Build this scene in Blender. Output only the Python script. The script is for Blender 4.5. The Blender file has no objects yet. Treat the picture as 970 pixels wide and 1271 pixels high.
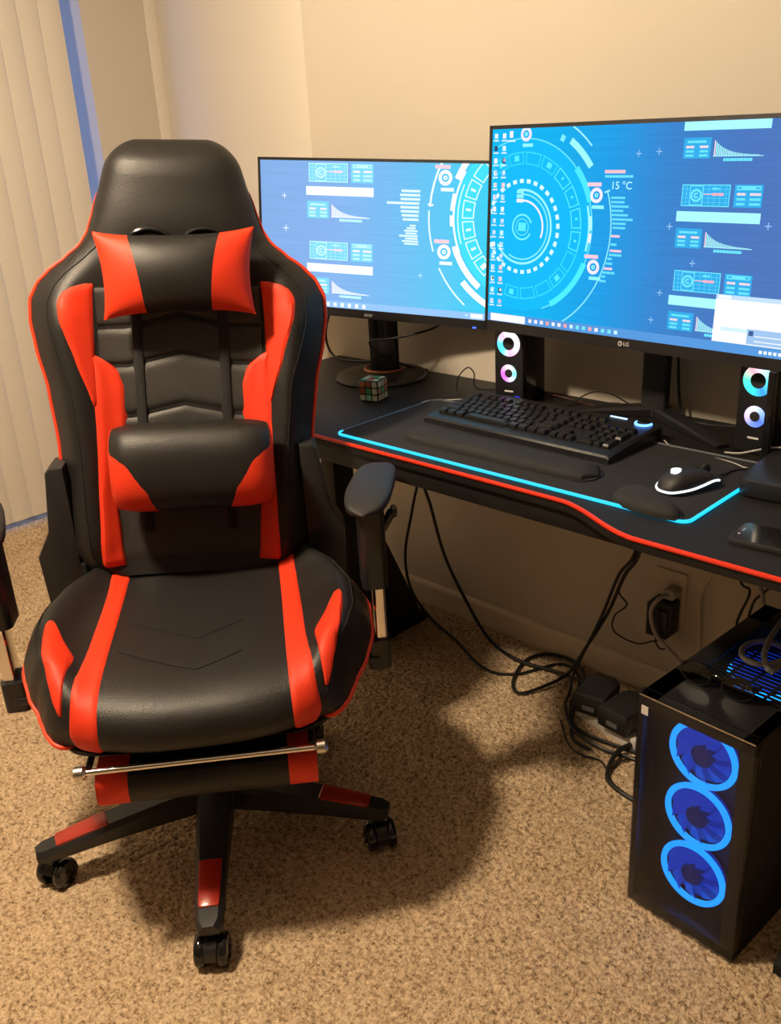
import bpy, bmesh, math, random
from mathutils import Vector, Matrix, Euler
from math import sin, cos, pi, radians, sqrt, exp
random.seed(7)
S = bpy.context.scene
COL = S.collection

# ------------------------------------------------------------------ camera
cam_d = bpy.data.cameras.new('camera')
cam = bpy.data.objects.new('camera', cam_d); COL.objects.link(cam)
cam_d.sensor_fit = 'HORIZONTAL'; cam_d.sensor_width = 36.0
cam_d.lens = 1155.0 / 970.0 * 36.0
cam_d.clip_start = 0.02
CAM = dict(yaw=radians(45.42), pitch=radians(22.29), roll=radians(-3.28), loc=(1.6833, -1.8692, 1.3598))
def place_camera(yaw, pitch, roll, loc):
    f = Vector((-sin(yaw)*cos(pitch), cos(yaw)*cos(pitch), -sin(pitch)))
    r0 = Vector((cos(yaw), sin(yaw), 0)); u0 = r0.cross(f)
    r = r0*cos(roll) + u0*sin(roll); u = u0*cos(roll) - r0*sin(roll)
    m = Matrix((r, u, -f)).transposed().to_4x4(); m.translation = loc
    cam.matrix_world = m
place_camera(**CAM)
S.camera = cam

# ------------------------------------------------------------------ world, light, exposure
w = bpy.data.worlds.new('dusk_sky'); S.world = w; w.use_nodes = True
bg = w.node_tree.nodes['Background']
bg.inputs['Color'].default_value = (0.30, 0.46, 1.0, 1); bg.inputs['Strength'].default_value = 1.7
S.view_settings.view_transform = 'Standard'; S.view_settings.look = 'None'
S.view_settings.gamma = 1.0; S.view_settings.use_curve_mapping = False
S.view_settings.exposure = 0.0
LAMP_POS = Vector((0.16, -1.67, 2.18)); LAMP_POWER = 160.0; LAMP_COLOR = (1.0, 0.79, 0.55)

# ------------------------------------------------------------------ materials
def new_mat(name):
    m = bpy.data.materials.new(name); m.use_nodes = True
    nt = m.node_tree; b = nt.nodes['Principled BSDF']
    return m, nt, b
def srgb(r, g, b):
    f = lambda c: (c/255/12.92) if c/255 <= .04045 else ((c/255+.055)/1.055)**2.4
    return (f(r), f(g), f(b))
def mat(name, col, rough=.5, metal=0., bump=0., scale=200., var=0., spec=.5, coat=0., kind='noise', detail=3., vscale=None):
    m, nt, b = new_mat(name)
    b.inputs['Base Color'].default_value = (*col, 1); b.inputs['Roughness'].default_value = rough
    b.inputs['Metallic'].default_value = metal; b.inputs['Specular IOR Level'].default_value = spec
    b.inputs['Coat Weight'].default_value = coat
    tc = nt.nodes.new('ShaderNodeTexCoord')
    if kind == 'voronoi':
        n = nt.nodes.new('ShaderNodeTexVoronoi'); n.inputs['Scale'].default_value = scale; out = n.outputs['Distance']
    else:
        n = nt.nodes.new('ShaderNodeTexNoise'); n.inputs['Scale'].default_value = scale; n.inputs['Detail'].default_value = detail; out = n.outputs['Fac']
    nt.links.new(tc.outputs['Object'], n.inputs['Vector'])
    if bump > 0:
        bp = nt.nodes.new('ShaderNodeBump'); bp.inputs['Strength'].default_value = bump; bp.inputs['Distance'].default_value = .002
        nt.links.new(out, bp.inputs['Height']); nt.links.new(bp.outputs['Normal'], b.inputs['Normal'])
    if var > 0:
        n2 = nt.nodes.new('ShaderNodeTexNoise'); n2.inputs['Scale'].default_value = vscale or scale; n2.inputs['Detail'].default_value = 2
        nt.links.new(tc.outputs['Object'], n2.inputs['Vector'])
        mx = nt.nodes.new('ShaderNodeMix'); mx.data_type = 'RGBA'
        mx.inputs[6].default_value = (*[c*(1-var) for c in col], 1); mx.inputs[7].default_value = (*[min(1, c*(1+var)) for c in col], 1)
        nt.links.new(n2.outputs['Fac'], mx.inputs[0]); nt.links.new(mx.outputs[2], b.inputs['Base Color'])
    return m
def emit(name, col, strength, base=(0.02, 0.02, 0.02)):
    m, nt, b = new_mat(name)
    b.inputs['Base Color'].default_value = (*base, 1); b.inputs['Emission Color'].default_value = (*col, 1)
    b.inputs['Emission Strength'].default_value = strength; b.inputs['Roughness'].default_value = .3
    return m
M = {}
M['wall'] = mat('beige_wall_paint', (.60, .545, .46), .75, bump=.12, scale=160, var=.02, vscale=3)
M['wall_pale'] = mat('off_white_wall_paint', (.76, .71, .62), .75, bump=.12, scale=160, var=.02, vscale=3)
M['ceiling'] = mat('white_ceiling_paint', (.62, .59, .54), .9, bump=.3, scale=120)
M['far_wall'] = mat('darkened_unseen_wall', (.34, .28, .21), .8, bump=.1, scale=160)  # unseen walls darkened to weaken bounce light and deepen the shadows
M['trim'] = mat('painted_trim', (.74, .64, .50), .5, bump=.02, scale=60)
M['leather'] = mat('black_leather', (.012, .0112, .0105), .46, bump=.16, scale=420, kind='voronoi', spec=.34)
M['leather_grey'] = mat('charcoal_leather', (.030, .028, .026), .5, bump=.18, scale=420, kind='voronoi', spec=.4)
M['red'] = mat('red_leather', (.74, .040, .010), .55, bump=.14, scale=500, var=.05, spec=.35, vscale=30)
M['redpipe'] = mat('red_piping', (.85, .05, .012), .5)
M['redplastic'] = mat('red_plastic_insert', (.38, .022, .008), .25, bump=.05, scale=40, spec=.6)
M['plastic'] = mat('black_plastic', (.012, .012, .013), .38, bump=.05, scale=600)
M['gloss'] = mat('gloss_black_plastic', (.008, .008, .009), .12, spec=.6)
M['matte'] = mat('matte_black_plastic', (.010, .0098, .010), .55, bump=.1, scale=700)
M['strap'] = mat('black_webbing', (.008, .008, .008), .85, bump=.4, scale=900)
M['thread'] = mat('dark_thread', (.006, .006, .006), .9)
M['chrome'] = mat('chrome', (.85, .82, .78), .12, metal=1.)
M['satin'] = mat('satin_metal', (.7, .66, .6), .28, metal=1., bump=.03, scale=200)
M['desk'] = mat('black_desk_top', (.011, .0102, .0098), .55, bump=.12, scale=900, spec=.22)
M['steel'] = mat('black_powder_coat', (.008, .008, .008), .5, bump=.15, scale=900, spec=.3)
M['rubber'] = mat('black_rubber', (.012, .012, .012), .7)
M['cable'] = mat('black_cable_jacket', (.008, .008, .008), .45)
M['greycable'] = mat('grey_cable_jacket', (.42, .40, .40), .5)
M['whitecable'] = mat('ivory_cable_jacket', (.62, .55, .40), .5)
M['whiteplastic'] = mat('white_plastic', (.72, .70, .66), .4)
M['ivory'] = mat('ivory_plate_plastic', (.62, .54, .42), .4)
M['padcloth'] = mat('mouse_pad_cloth', (.010, .0098, .011), .9, bump=.2, scale=1200)
M['restcloth'] = mat('wrist_rest_cloth', (.010, .0095, .0095), .8, bump=.25, scale=1500)
M['key'] = mat('key_cap_plastic', (.012, .012, .014), .35, spec=.5)
M['paper'] = mat('paper_label', (.72, .70, .66), .7, var=.1, scale=90)
M['glow_cyan'] = emit('cyan_led_tube', (.01, .48, .80), 1.7)
M['band_red'] = mat('red_desk_edge_band', (.75, .03, .006), .4)  # plain red colour, no emission
M['blue_led'] = emit('blue_led', (.02, .08, 1.0), 5)
M['white_led'] = emit('white_led', (.9, .95, 1.0), 1.3)
M['ice_led'] = emit('ice_blue_led', (.35, .6, 1.0), 3.0)

def carpet_material():
    m, nt, b = new_mat('beige_carpet'); L = nt.links.new
    b.inputs['Roughness'].default_value = .95; b.inputs['Specular IOR Level'].default_value = .1
    tc = nt.nodes.new('ShaderNodeTexCoord')
    v = nt.nodes.new('ShaderNodeTexVoronoi'); v.inputs['Scale'].default_value = 190; v.inputs['Randomness'].default_value = 1
    n1 = nt.nodes.new('ShaderNodeTexNoise'); n1.inputs['Scale'].default_value = 130; n1.inputs['Detail'].default_value = 4; n1.inputs['Roughness'].default_value = .75
    n2 = nt.nodes.new('ShaderNodeTexNoise'); n2.inputs['Scale'].default_value = 9; n2.inputs['Detail'].default_value = 3
    for n in (v, n1, n2): L(tc.outputs['Object'], n.inputs['Vector'])
    cr = nt.nodes.new('ShaderNodeValToRGB'); e = cr.color_ramp.elements
    e[0].position = .34; e[0].color = (.16, .10, .055, 1); e[1].position = .64; e[1].color = (.80, .63, .43, 1)
    x = cr.color_ramp.elements.new(.47); x.color = (.54, .39, .24, 1)
    L(n1.outputs['Fac'], cr.inputs['Fac'])
    mx = nt.nodes.new('ShaderNodeMix'); mx.data_type = 'RGBA'; mx.blend_type = 'MULTIPLY'; mx.inputs[0].default_value = .5
    cr2 = nt.nodes.new('ShaderNodeValToRGB'); cr2.color_ramp.elements[0].color = (.8, .77, .72, 1); cr2.color_ramp.elements[0].position = .3; cr2.color_ramp.elements[1].position = .7
    L(n2.outputs['Fac'], cr2.inputs['Fac']); L(cr.outputs['Color'], mx.inputs[6]); L(cr2.outputs['Color'], mx.inputs[7])
    L(mx.outputs[2], b.inputs['Base Color'])
    ad = nt.nodes.new('ShaderNodeMath'); ad.operation = 'SUBTRACT'; L(n1.outputs['Fac'], ad.inputs[0]); L(v.outputs['Distance'], ad.inputs[1])
    bp = nt.nodes.new('ShaderNodeBump'); bp.inputs['Strength'].default_value = .7; bp.inputs['Distance'].default_value = .004
    L(ad.outputs[0], bp.inputs['Height']); L(bp.outputs['Normal'], b.inputs['Normal'])
    return m
M['carpet'] = carpet_material()

def vane_material():
    m, nt, b = new_mat('blind_vane_vinyl'); L = nt.links.new
    b.inputs['Base Color'].default_value = (.78, .73, .65, 1); b.inputs['Roughness'].default_value = .6
    t = nt.nodes.new('ShaderNodeBsdfTranslucent'); t.inputs['Color'].default_value = (.6, .6, .66, 1)
    mx = nt.nodes.new('ShaderNodeMixShader'); mx.inputs[0].default_value = .08
    o = nt.nodes['Material Output']
    L(b.outputs[0], mx.inputs[1]); L(t.outputs[0], mx.inputs[2]); L(mx.outputs[0], o.inputs['Surface'])
    return m
M['vane'] = vane_material()
def tinted_glass(name, tint, gloss=.08, rough=.05):
    m = bpy.data.materials.new(name); m.use_nodes = True; nt = m.node_tree; nt.nodes.clear(); L = nt.links.new
    o = nt.nodes.new('ShaderNodeOutputMaterial'); t = nt.nodes.new('ShaderNodeBsdfTransparent'); t.inputs[0].default_value = (*tint, 1)
    g = nt.nodes.new('ShaderNodeBsdfGlossy'); g.inputs['Roughness'].default_value = rough
    lw = nt.nodes.new('ShaderNodeLayerWeight'); lw.inputs[0].default_value = .5
    pw = nt.nodes.new('ShaderNodeMath'); pw.operation = 'POWER'; pw.inputs[1].default_value = 5; L(lw.outputs['Facing'], pw.inputs[0])
    fr = nt.nodes.new('ShaderNodeMath'); fr.operation = 'MULTIPLY_ADD'; fr.inputs[1].default_value = .9; fr.inputs[2].default_value = .04; L(pw.outputs[0], fr.inputs[0])
    mx = nt.nodes.new('ShaderNodeMixShader'); L(fr.outputs[0], mx.inputs[0]); L(t.outputs[0], mx.inputs[1]); L(g.outputs[0], mx.inputs[2]); L(mx.outputs[0], o.inputs[0])
    return m
M['pane'] = tinted_glass('window_glass', (.9, .92, .95))
M['smoke'] = tinted_glass('smoked_glass', (.72, .72, .75), rough=.25)
M['lens'] = tinted_glass('dark_lens', (.12, .12, .13))

# ------------------------------------------------------------------ mesh helpers
def link(o, parent=None):
    COL.objects.link(o)
    if parent is not None: o.parent = parent
    return o
def obj(name, bm, m, parent=None, smooth=True, loc=None, rot=None, angle=40):
    me = bpy.data.meshes.new(name)
    bmesh.ops.recalc_face_normals(bm, faces=bm.faces[:])
    bm.to_mesh(me); bm.free()
    if m is not None: me.materials.append(m)
    if smooth:
        me.polygons.foreach_set('use_smooth', [True]*len(me.polygons))
        try: me.set_sharp_from_angle(angle=radians(angle))
        except Exception: pass
    o = bpy.data.objects.new(name, me); link(o, parent)
    if loc is not None: o.location = loc
    if rot is not None: o.rotation_euler = rot
    return o
def empty(name, loc=(0, 0, 0), rotz=0.):
    o = bpy.data.objects.new(name, None); o.empty_display_size = .05
    COL.objects.link(o); o.location = loc; o.rotation_euler = (0, 0, rotz); return o
def tag(o, label, cat, group=None, kind=None):
    o['label'] = label; o['category'] = cat
    if group: o['group'] = group
    if kind: o['kind'] = kind
    return o
def struct(o, label=None):
    o['kind'] = 'structure'
    if label: o['label'] = label; 
    return o
def box(bm, c, s, bevel=0., seg=2, rz=0., mtx=None):
    r = bmesh.ops.create_cube(bm, size=1.0); vs = r['verts']
    for v in vs: v.co = Vector((v.co.x*s[0], v.co.y*s[1], v.co.z*s[2]))
    if bevel > 0:
        es = list({e for v in vs for e in v.link_edges})
        rb = bmesh.ops.bevel(bm, geom=es, offset=bevel, segments=seg, profile=.5, affect='EDGES')
        vs = list({v for f in rb['faces'] for v in f.verts} | {v for v in vs if v.is_valid})
    T = Matrix.Translation(c) @ Matrix.Rotation(rz, 4, 'Z')
    if mtx is not None: T = mtx @ T
    for v in vs: v.co = T @ v.co
    return bm
def nb(): return bmesh.new()
def bx(c, s, bevel=0., seg=2, rz=0.): return box(nb(), c, s, bevel, seg, rz)
def ring_loft(bm, rings, close_u=True, cap=True):
    vr = [[bm.verts.new(p) for p in r] for r in rings]
    n = len(rings[0])
    for a, b in zip(vr[:-1], vr[1:]):
        for i in range(n if close_u else n-1):
            j = (i+1) % n
            bm.faces.new((a[i], a[j], b[j], b[i]))
    if cap and close_u:
        bm.faces.new(vr[0][::-1]); bm.faces.new(vr[-1])
    return vr
def catmull(pts, n=8):
    P = [Vector(p) for p in pts]; P = [P[0]*2-P[1]] + P + [P[-1]*2-P[-2]]; out = []
    for i in range(1, len(P)-2):
        for k in range(n):
            t = k/n; a, b, c, d = P[i-1], P[i], P[i+1], P[i+2]
            out.append(.5*((2*b)+(c-a)*t+(2*a-5*b+4*c-d)*t*t+(3*b-a-3*c+d)*t**3))
    out.append(P[-2]); return out
def tube(bm, pts, r, seg=8, smooth=0, cap=True):
    if smooth: pts = catmull(pts, smooth)
    P = [Vector(p) for p in pts]; rings = []; up = None
    for i, p in enumerate(P):
        t = (P[min(i+1, len(P)-1)]-P[max(i-1, 0)])
        if t.length < 1e-9: t = Vector((0, 0, 1))
        t.normalize()
        if up is None: up = t.orthogonal().normalized()
        up = (up - t*up.dot(t)); up = up.normalized() if up.length > 1e-6 else t.orthogonal().normalized()
        s = t.cross(up); rr = r[i] if isinstance(r, (list, tuple)) else r
        rings.append([p+(up*cos(2*pi*k/seg)+s*sin(2*pi*k/seg))*rr for k in range(seg)])
    ring_loft(bm, rings, True, cap); return bm
def cyl(bm, p0, p1, r0, r1=None, seg=24):
    return tube(bm, [p0, p1], [r0, r0 if r1 is None else r1], seg)
def lathe(bm, prof, seg=32, c=(0, 0, 0), axis='Z', cap=True):
    rings = []
    for r, h in prof:
        ring = []
        for k in range(seg):
            a = 2*pi*k/seg
            p = {'Z': (r*cos(a), r*sin(a), h), 'Y': (r*cos(a), h, r*sin(a)), 'X': (h, r*cos(a), r*sin(a))}[axis]
            ring.append(Vector(c)+Vector(p))
        rings.append(ring)
    ring_loft(bm, rings, True, cap); return bm
def prism(bm, poly, z0, z1, M4=None, bevel=0.):
    a = [bm.verts.new((x, y, z0)) for x, y in poly]; b = [bm.verts.new((x, y, z1)) for x, y in poly]
    n = len(poly); bm.faces.new(a[::-1]); top = bm.faces.new(b)
    for i in range(n): bm.faces.new((a[i], a[(i+1) % n], b[(i+1) % n], b[i]))
    if bevel > 0:
        bmesh.ops.recalc_face_normals(bm, faces=bm.faces[:])
        es = [e for e in bm.edges if all(abs(v.co.z-z1) < 1e-6 for v in e.verts) or all(abs(v.co.z-z0) < 1e-6 for v in e.verts)]
        bmesh.ops.bevel(bm, geom=es, offset=bevel, segments=2, profile=.5, affect='EDGES')
    if M4 is not None: bmesh.ops.transform(bm, matrix=M4, verts=bm.verts[:])
    return bm
def rrect(w, h, r, n=5, cx=0, cy=0):
    out = []
    for (sx, sy, a0) in ((1, 1, 0), (-1, 1, pi/2), (-1, -1, pi), (1, -1, 3*pi/2)):
        for k in range(n+1):
            a = a0+k*pi/2/n; out.append((cx+sx*(w/2-r)+r*cos(a), cy+sy*(h/2-r)+r*sin(a)))
    return out
def torus(bm, c, R, r, axis='Z', seg=40, rs=10, a0=0., a1=2*pi):
    full = abs(a1-a0-2*pi) < 1e-6; rings = []
    for k in range(seg if full else seg+1):
        a = a0+(a1-a0)*k/seg; ring = []
        for j in range(rs):
            b = 2*pi*j/rs; rr = R+r*cos(b); h = r*sin(b)
            p = {'Z': (rr*cos(a), rr*sin(a), h), 'Y': (rr*cos(a), h, rr*sin(a)), 'X': (h, rr*cos(a), rr*sin(a))}[axis]
            ring.append(Vector(c)+Vector(p))
        rings.append(ring)
    vr = ring_loft(bm, rings, True, not full)
    if full:
        a, b = vr[-1], vr[0]
        for i in range(rs): bm.faces.new((a[i], a[(i+1) % rs], b[(i+1) % rs], b[i]))
    return bm
def lerp_tab(tab, x):
    if x <= tab[0][0]: return tab[0][1]
    for (a, va), (b, vb) in zip(tab[:-1], tab[1:]):
        if x <= b:
            t = (x-a)/(b-a); t = t*t*(3-2*t)*.35+t*.65
            return va+(vb-va)*t
    return tab[-1][1]
def pnormal(P, s, v, d=.004):
    a = P(s+d, v)-P(s-d, v); b = P(s, v+d)-P(s, v-d); n = a.cross(b)
    return n.normalized() if n.length > 1e-12 else Vector((0, 0, 1))
def strip(P, sl, sr, v0, v1, off, n=30, m=8, sign=1, tuck=.002):
    """raised panel on the parametric surface P between curves sl(v) and sr(v)"""
    bm = nb(); rows = []
    for i in range(n+1):
        v = v0+(v1-v0)*i/n; row = []
        for j in range(m+1):
            t = j/m; s = sl(v)+(sr(v)-sl(v))*t
            e = 1.0
            if j in (0, m) or i in (0, n): e = -tuck/off
            elif j in (1, m-1) or i in (1, n-1): e = .8
            row.append(bm.verts.new(P(s, v)+pnormal(P, s, v)*off*e*sign))
        rows.append(row)
    for a, b in zip(rows[:-1], rows[1:]):
        for j in range(m):
            bm.faces.new((a[j], a[j+1], b[j+1], b[j]))
    bmesh.ops.remove_doubles(bm, verts=bm.verts[:], dist=1e-5)
    return bm
def text_mesh(name, body, size, m, parent, mtx, extrude=.0002):
    c = bpy.data.curves.new(name, 'FONT'); c.body = body; c.size = size; c.extrude = extrude; c.align_x = 'CENTER'; c.align_y = 'CENTER'
    t = bpy.data.objects.new(name+'_tmp', c); COL.objects.link(t)
    dg = bpy.context.evaluated_depsgraph_get(); me = bpy.data.meshes.new_from_object(t.evaluated_get(dg))
    bpy.data.objects.remove(t); bpy.data.curves.remove(c)
    me.name = name; me.materials.clear(); me.materials.append(m); me.transform(mtx)
    o = bpy.data.objects.new(name, me); return link(o, parent)
def cable(label, pts, r, m=None, n=8, name='cable', cat='cable'):
    return tag(obj(name, tube(nb(), pts, r, 8, n), m or M['cable']), label, cat)

# ------------------------------------------------------------------ room
XL, XR, YF, YB, XC, H = -1.8, 4.6, -6.0, .437, -.446, 2.44
bm = nb(); box(bm, ((XL+XR)/2, (YF+YB)/2, -.05), (XR-XL+.2, YB-YF+.2, .1))
struct(obj('floor', bm, M['carpet'], smooth=False), 'beige cut pile carpet')
bm = nb(); box(bm, ((XL+XR)/2, (YF+YB)/2, H+.05), (XR-XL+.2, YB-YF+.2, .1)); struct(obj('ceiling', bm, M['ceiling'], smooth=False))
import numpy as np
def carpet_pile(x0, x1, y0, y1, d):
    nx, ny = int((x1-x0)/d), int((y1-y0)/d); rg = np.random.default_rng(3)
    X, Y = np.meshgrid(np.linspace(x0, x1, nx), np.linspace(y0, y1, ny))
    X = X+rg.uniform(-.4, .4, X.shape)*d; Y = Y+rg.uniform(-.4, .4, Y.shape)*d
    g = rg.random(X.shape); g2 = g.copy()
    for ax in (0, 1): g2 = (np.roll(g2, 1, ax)+2*g2+np.roll(g2, -1, ax))/4
    Zh = .0005+.0045*np.clip((g2-.5)*2.4+.5, 0, 1)+.002*g
    co = np.stack([X, Y, Zh], -1).reshape(-1, 3).astype(np.float32)
    k = np.arange(nx*ny).reshape(ny, nx); q = np.stack([k[:-1, :-1], k[:-1, 1:], k[1:, 1:], k[1:, :-1]], -1).reshape(-1, 4)
    me = bpy.data.meshes.new('carpet_pile'); me.vertices.add(len(co)); me.vertices.foreach_set('co', co.ravel())
    me.loops.add(q.size); me.loops.foreach_set('vertex_index', q.ravel().astype(np.int32)); me.polygons.add(len(q)); me.polygons.foreach_set('loop_start', np.arange(0, q.size, 4, dtype=np.int32))
    me.update(calc_edges=True); me.polygons.foreach_set('use_smooth', np.ones(len(q), dtype=bool)); me.materials.append(M['carpet'])
    return link(bpy.data.objects.new('carpet_pile', me))
tag(carpet_pile(-1.79, 1.95, -1.95, -.014, .0035), 'beige cut pile carpet covering the floor', 'carpet', kind='stuff')
wall_desk = obj('wall_back', bx(((XC+XR)/2+.05, .15, H/2), (XR-XC+.1, .3, H)), M['wall'], smooth=False); struct(wall_desk, 'beige painted wall behind the desk')
struct(obj('wall_alcove', prism(nb(), [(XC, 0), (XL, YB), (XL, YB+.3), (XC, YB+.3)], 0, H), M['wall_pale'], smooth=False), 'pale angled wall behind the chair')
bm = nb()
WY0, WY1, WZ1, WT = -2.3, .115, 2.08, .27
box(bm, (XL-WT/2, (WY1+YB+.3)/2, H/2), (WT, YB+.3-WY1, H)); box(bm, (XL-WT/2, (YF+WY0)/2, H/2), (WT, WY0-YF, H)); box(bm, (XL-WT/2, (WY0+WY1)/2, (H+WZ1)/2), (WT, WY1-WY0, H-WZ1)); box(bm, (XL-WT/2, (WY0+WY1)/2, -.05), (WT, WY1-WY0, .1))
struct(obj('wall_left', bm, M['wall'], smooth=False))
struct(obj('wall_right', bx((XR+.05, (YF+YB)/2, H/2), (.1, YB-YF, H)), M['far_wall'], smooth=False))
struct(obj('wall_front', bx(((XL+XR)/2, YF-.05, H/2), (XR-XL, .1, H)), M['far_wall'], smooth=False))
# baseboards
def bboard(p0, p1, nrm):
    prof = [(0, 0), (.012, 0), (.012, .066), (.008, .074), (.003, .077), (0, .077)]
    p0, p1, nrm = Vector(p0), Vector(p1), Vector(nrm)
    return ring_loft(b := nb(), [[p+nrm*d+Vector((0, 0, z)) for d, z in prof] for p in (p0, p1)]) and b
struct(obj('baseboard_back', bboard((XC, 0, 0), (XR, 0, 0), (0, -1, 0)), M['trim'], smooth=False))
struct(obj('baseboard_alcove', bboard((XL, YB, 0), (XC, 0, 0), (-.307, -.952, 0)), M['trim'], smooth=False))
struct(obj('trim_1', bx((XL+.006, .409, H/2), (.012, .05, H), .003), M['wall_pale']), 'vertical trim strip in the room corner')
# patio window behind the blinds
wf = nb()
XG = XL-WT+.03
for y in (WY0+.015, (WY0+WY1)/2, WY1-.012): box(wf, (XG, y, WZ1/2), (.04, .024, WZ1), .004)
for z in (.02, WZ1-.02): box(wf, (XG, (WY0+WY1)/2, z), (.04, WY1-WY0, .035), .004)
win = obj('window_1', wf, M['whiteplastic']); struct(win, 'patio window behind the vertical blinds')
for k in (0, 1):
    y0 = WY0+.05 if k == 0 else (WY0+WY1)/2+.02; y1 = (WY0+WY1)/2-.02 if k == 0 else WY1-.05
    obj('pane', bx((XG, (y0+y1)/2, WZ1/2), (.006, y1-y0, WZ1-.06)), M['pane'], win, smooth=False)

# vertical blinds
blind = empty('vertical_blind', (XL+.07, 0, 0))
tag(blind, 'beige vertical blinds with bluish light leaking past their edge', 'blinds')
obj('head_rail', bx((0, (WY0+WY1)/2, 2.13), (.05, WY1-WY0+.1, .045), .004), M['whiteplastic'], blind)
vm = None
def vane_mesh():
    bm = nb(); rings = []
    for z in (.032, 2.105):
        rings.append([Vector((.006*(1-(2*t-1)**2), (t-.5)*.089, z)) for t in [k/6 for k in range(7)]] + [Vector((.006*(1-(2*t-1)**2)-.0012, (t-.5)*.089, z)) for t in [k/6 for k in range(6, -1, -1)]])
    ring_loft(bm, rings); return bm
ys = [-.044-.078*k for k in range(29)]
for k, y in enumerate(ys):
    if vm is None:
        o = obj('vane', vane_mesh(), M['vane'], blind); vm = o.data
    else:
        o = bpy.data.objects.new('vane', vm); link(o, blind)
    o.location = (0, y, 0); o.rotation_euler = (0, 0, radians(5+random.uniform(-1, 1)))

# ceiling lamp (out of frame, lights the room)
cl = empty('ceiling_lamp', (LAMP_POS.x, LAMP_POS.y, H)); tag(cl, 'white ceiling lamp hanging above the chair', 'lamp')
obj('canopy', lathe(nb(), [(.07, 0), (.07, -.015), (.03, -.03)], 24), M['whiteplastic'], cl)
obj('stem', cyl(nb(), (0, 0, -.03), (0, 0, -.2), .01), M['whiteplastic'], cl)
obj('shade', lathe(nb(), [(.03, -.17), (.06, -.18), (.13, -.21), (.16, -.225), (.155, -.225), (.125, -.213), (.055, -.185), (.028, -.177)], 32, cap=False), M['whiteplastic'], cl)
ld = bpy.data.lights.new('lamp_bulb', 'POINT'); ld.energy = LAMP_POWER; ld.color = LAMP_COLOR; ld.shadow_soft_size = .09
lo = bpy.data.objects.new('lamp_bulb', ld); link(lo, cl); lo.location = (0, 0, LAMP_POS.z-H)

# ------------------------------------------------------------------ gaming chair
chair = empty('gaming_chair', (.2716, -1.0331, 0), radians(52))
tag(chair, 'black and red gaming chair with bucket seat and armrests standing on the carpet', 'chair')
PIV = Vector((0, .2, .55)); LEAN = radians(3.5)
HW = [(.53, .19), (.545, .228), (.58, .248), (.66, .254), (.79, .256), (.9, .268), (.98, .285), (1.03, .292), (1.07, .290), (1.10, .275), (1.125, .25), (1.15, .215), (1.175, .185), (1.20, .17), (1.24, .157), (1.29, .141), (1.32, .129), (1.338, .118), (1.352, .102), (1.361, .080), (1.367, .050)]
_lt = lerp_tab
def lerp_tab(tab, x):
    if tab is HW and x > 1.29:                       # rounded crown of the headrest
        k = min(1., max(0., (x-1.312)/.0555)); return .141-.30*(x-1.29)-.056*(1-sqrt(max(0., 1-k*k)))
    return _lt(tab, x)
def bump01(x, a, b, c, d):
    if x <= a or x >= d: return 0.
    f = lambda t: t*t*(3-2*t)
    if x < b: return f((x-a)/(b-a))
    if x > c: return f((d-x)/(d-c))
    return 1.
Z0, Z1 = .53, 1.367
def capk(z): return sqrt(max(.02, 1-max(0., (z-1.325)/.0425)**2)) if z < 1.3672 else .14
def back_front(s, v):                       # s in -1..1 across, v = height; relative to PIV
    z = v; w_ = lerp_tab(HW, z); u = max(-1.05, min(1.05, s)); a = min(1., abs(u))
    base = .2+(z-.5)*.2126
    edge = max(0., 1-a**6)**.5
    bol = bump01(z, .50, .62, 1.02, 1.17)
    t = .030*edge + .052*bol*exp(-((a-.80)/.17)**2)*edge + .016*bump01(z, 1.12, 1.24, 1.3, 1.38)*(1-a*a)
    t += .012*(1-bol)*edge
    t = -.012+(t+.012)*capk(z)
    return Vector((u*w_, base-t, z))-PIV
def back_rear(s, v):
    z = v; w_ = lerp_tab(HW, z); a = min(1., abs(s)); base = .2+(z-.5)*.2126
    return Vector((s*w_, base+.012+(.055*max(0., 1-a**4)**.5-.012)*capk(z), z))-PIV
bm = nb(); NV, NS = 96, 44; rings = []
for i in range(NV+1):
    v = Z0+(Z1-Z0)*(1-(1-i/NV)**1.7)
    ring = []
    for j in range(NS+1):
        s = -cos(pi*j/NS); ring.append(back_front(s, v))
    for j in range(NS-1, 0, -1):
        s = -cos(pi*j/NS); ring.append(back_rear(s, v))
    rings.append(ring)
ring_loft(bm, rings)
back = obj('backrest', bm, M['leather'], chair, loc=PIV, rot=(0, LEAN, 0))
mod = back.modifiers.new('b', 'BEVEL'); mod.width = .012; mod.segments = 3; mod.limit_method = 'ANGLE'; mod.angle_limit = radians(60)
# piping
def outline(side, v0, v1, n=70): return [back_front(side*1.0, v0+(v1-v0)*i/n)+Vector((side*.001, -.004, 0)) for i in range(n+1)]
for side in (-1, 1):
    obj('piping', tube(nb(), outline(side, .545, 1.27), [.0042*min(1., (70-i)/16+.15) for i in range(71)], 8), M['redpipe'], back)
    obj('seam', tube(nb(), [back_front(side*(.80+.06*bump01(v, .9, 1.05, 1.1, 1.2)), v)+Vector((0, -.0005, 0)) for v in [.56+.64*i/50 for i in range(51)]], .0012, 6), M['thread'], back)
xs = lambda x: (lambda v: x(v)/lerp_tab(HW, v))
def tab(t): return lambda v: lerp_tab(t, v)
OUT_I = [(.87, .171), (.95, .167), (1.0, .165), (1.108, .160)]
OUT_O = [(.87, .174), (.89, .180), (.966, .204), (1.044, .230), (1.073, .233), (1.09, .224), (1.10, .205), (1.108, .165)]
INN_I = [(.55, .135), (.63, .140), (.69, .145), (.80, .123), (.832, .114), (.905, .112), (.935, .122), (.952, .142), (.972, .170)]
INN_O = [(.55, .182), (.69, .178), (.79, .175), (.84, .175), (.88, .176), (.972, .1745)]
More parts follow.
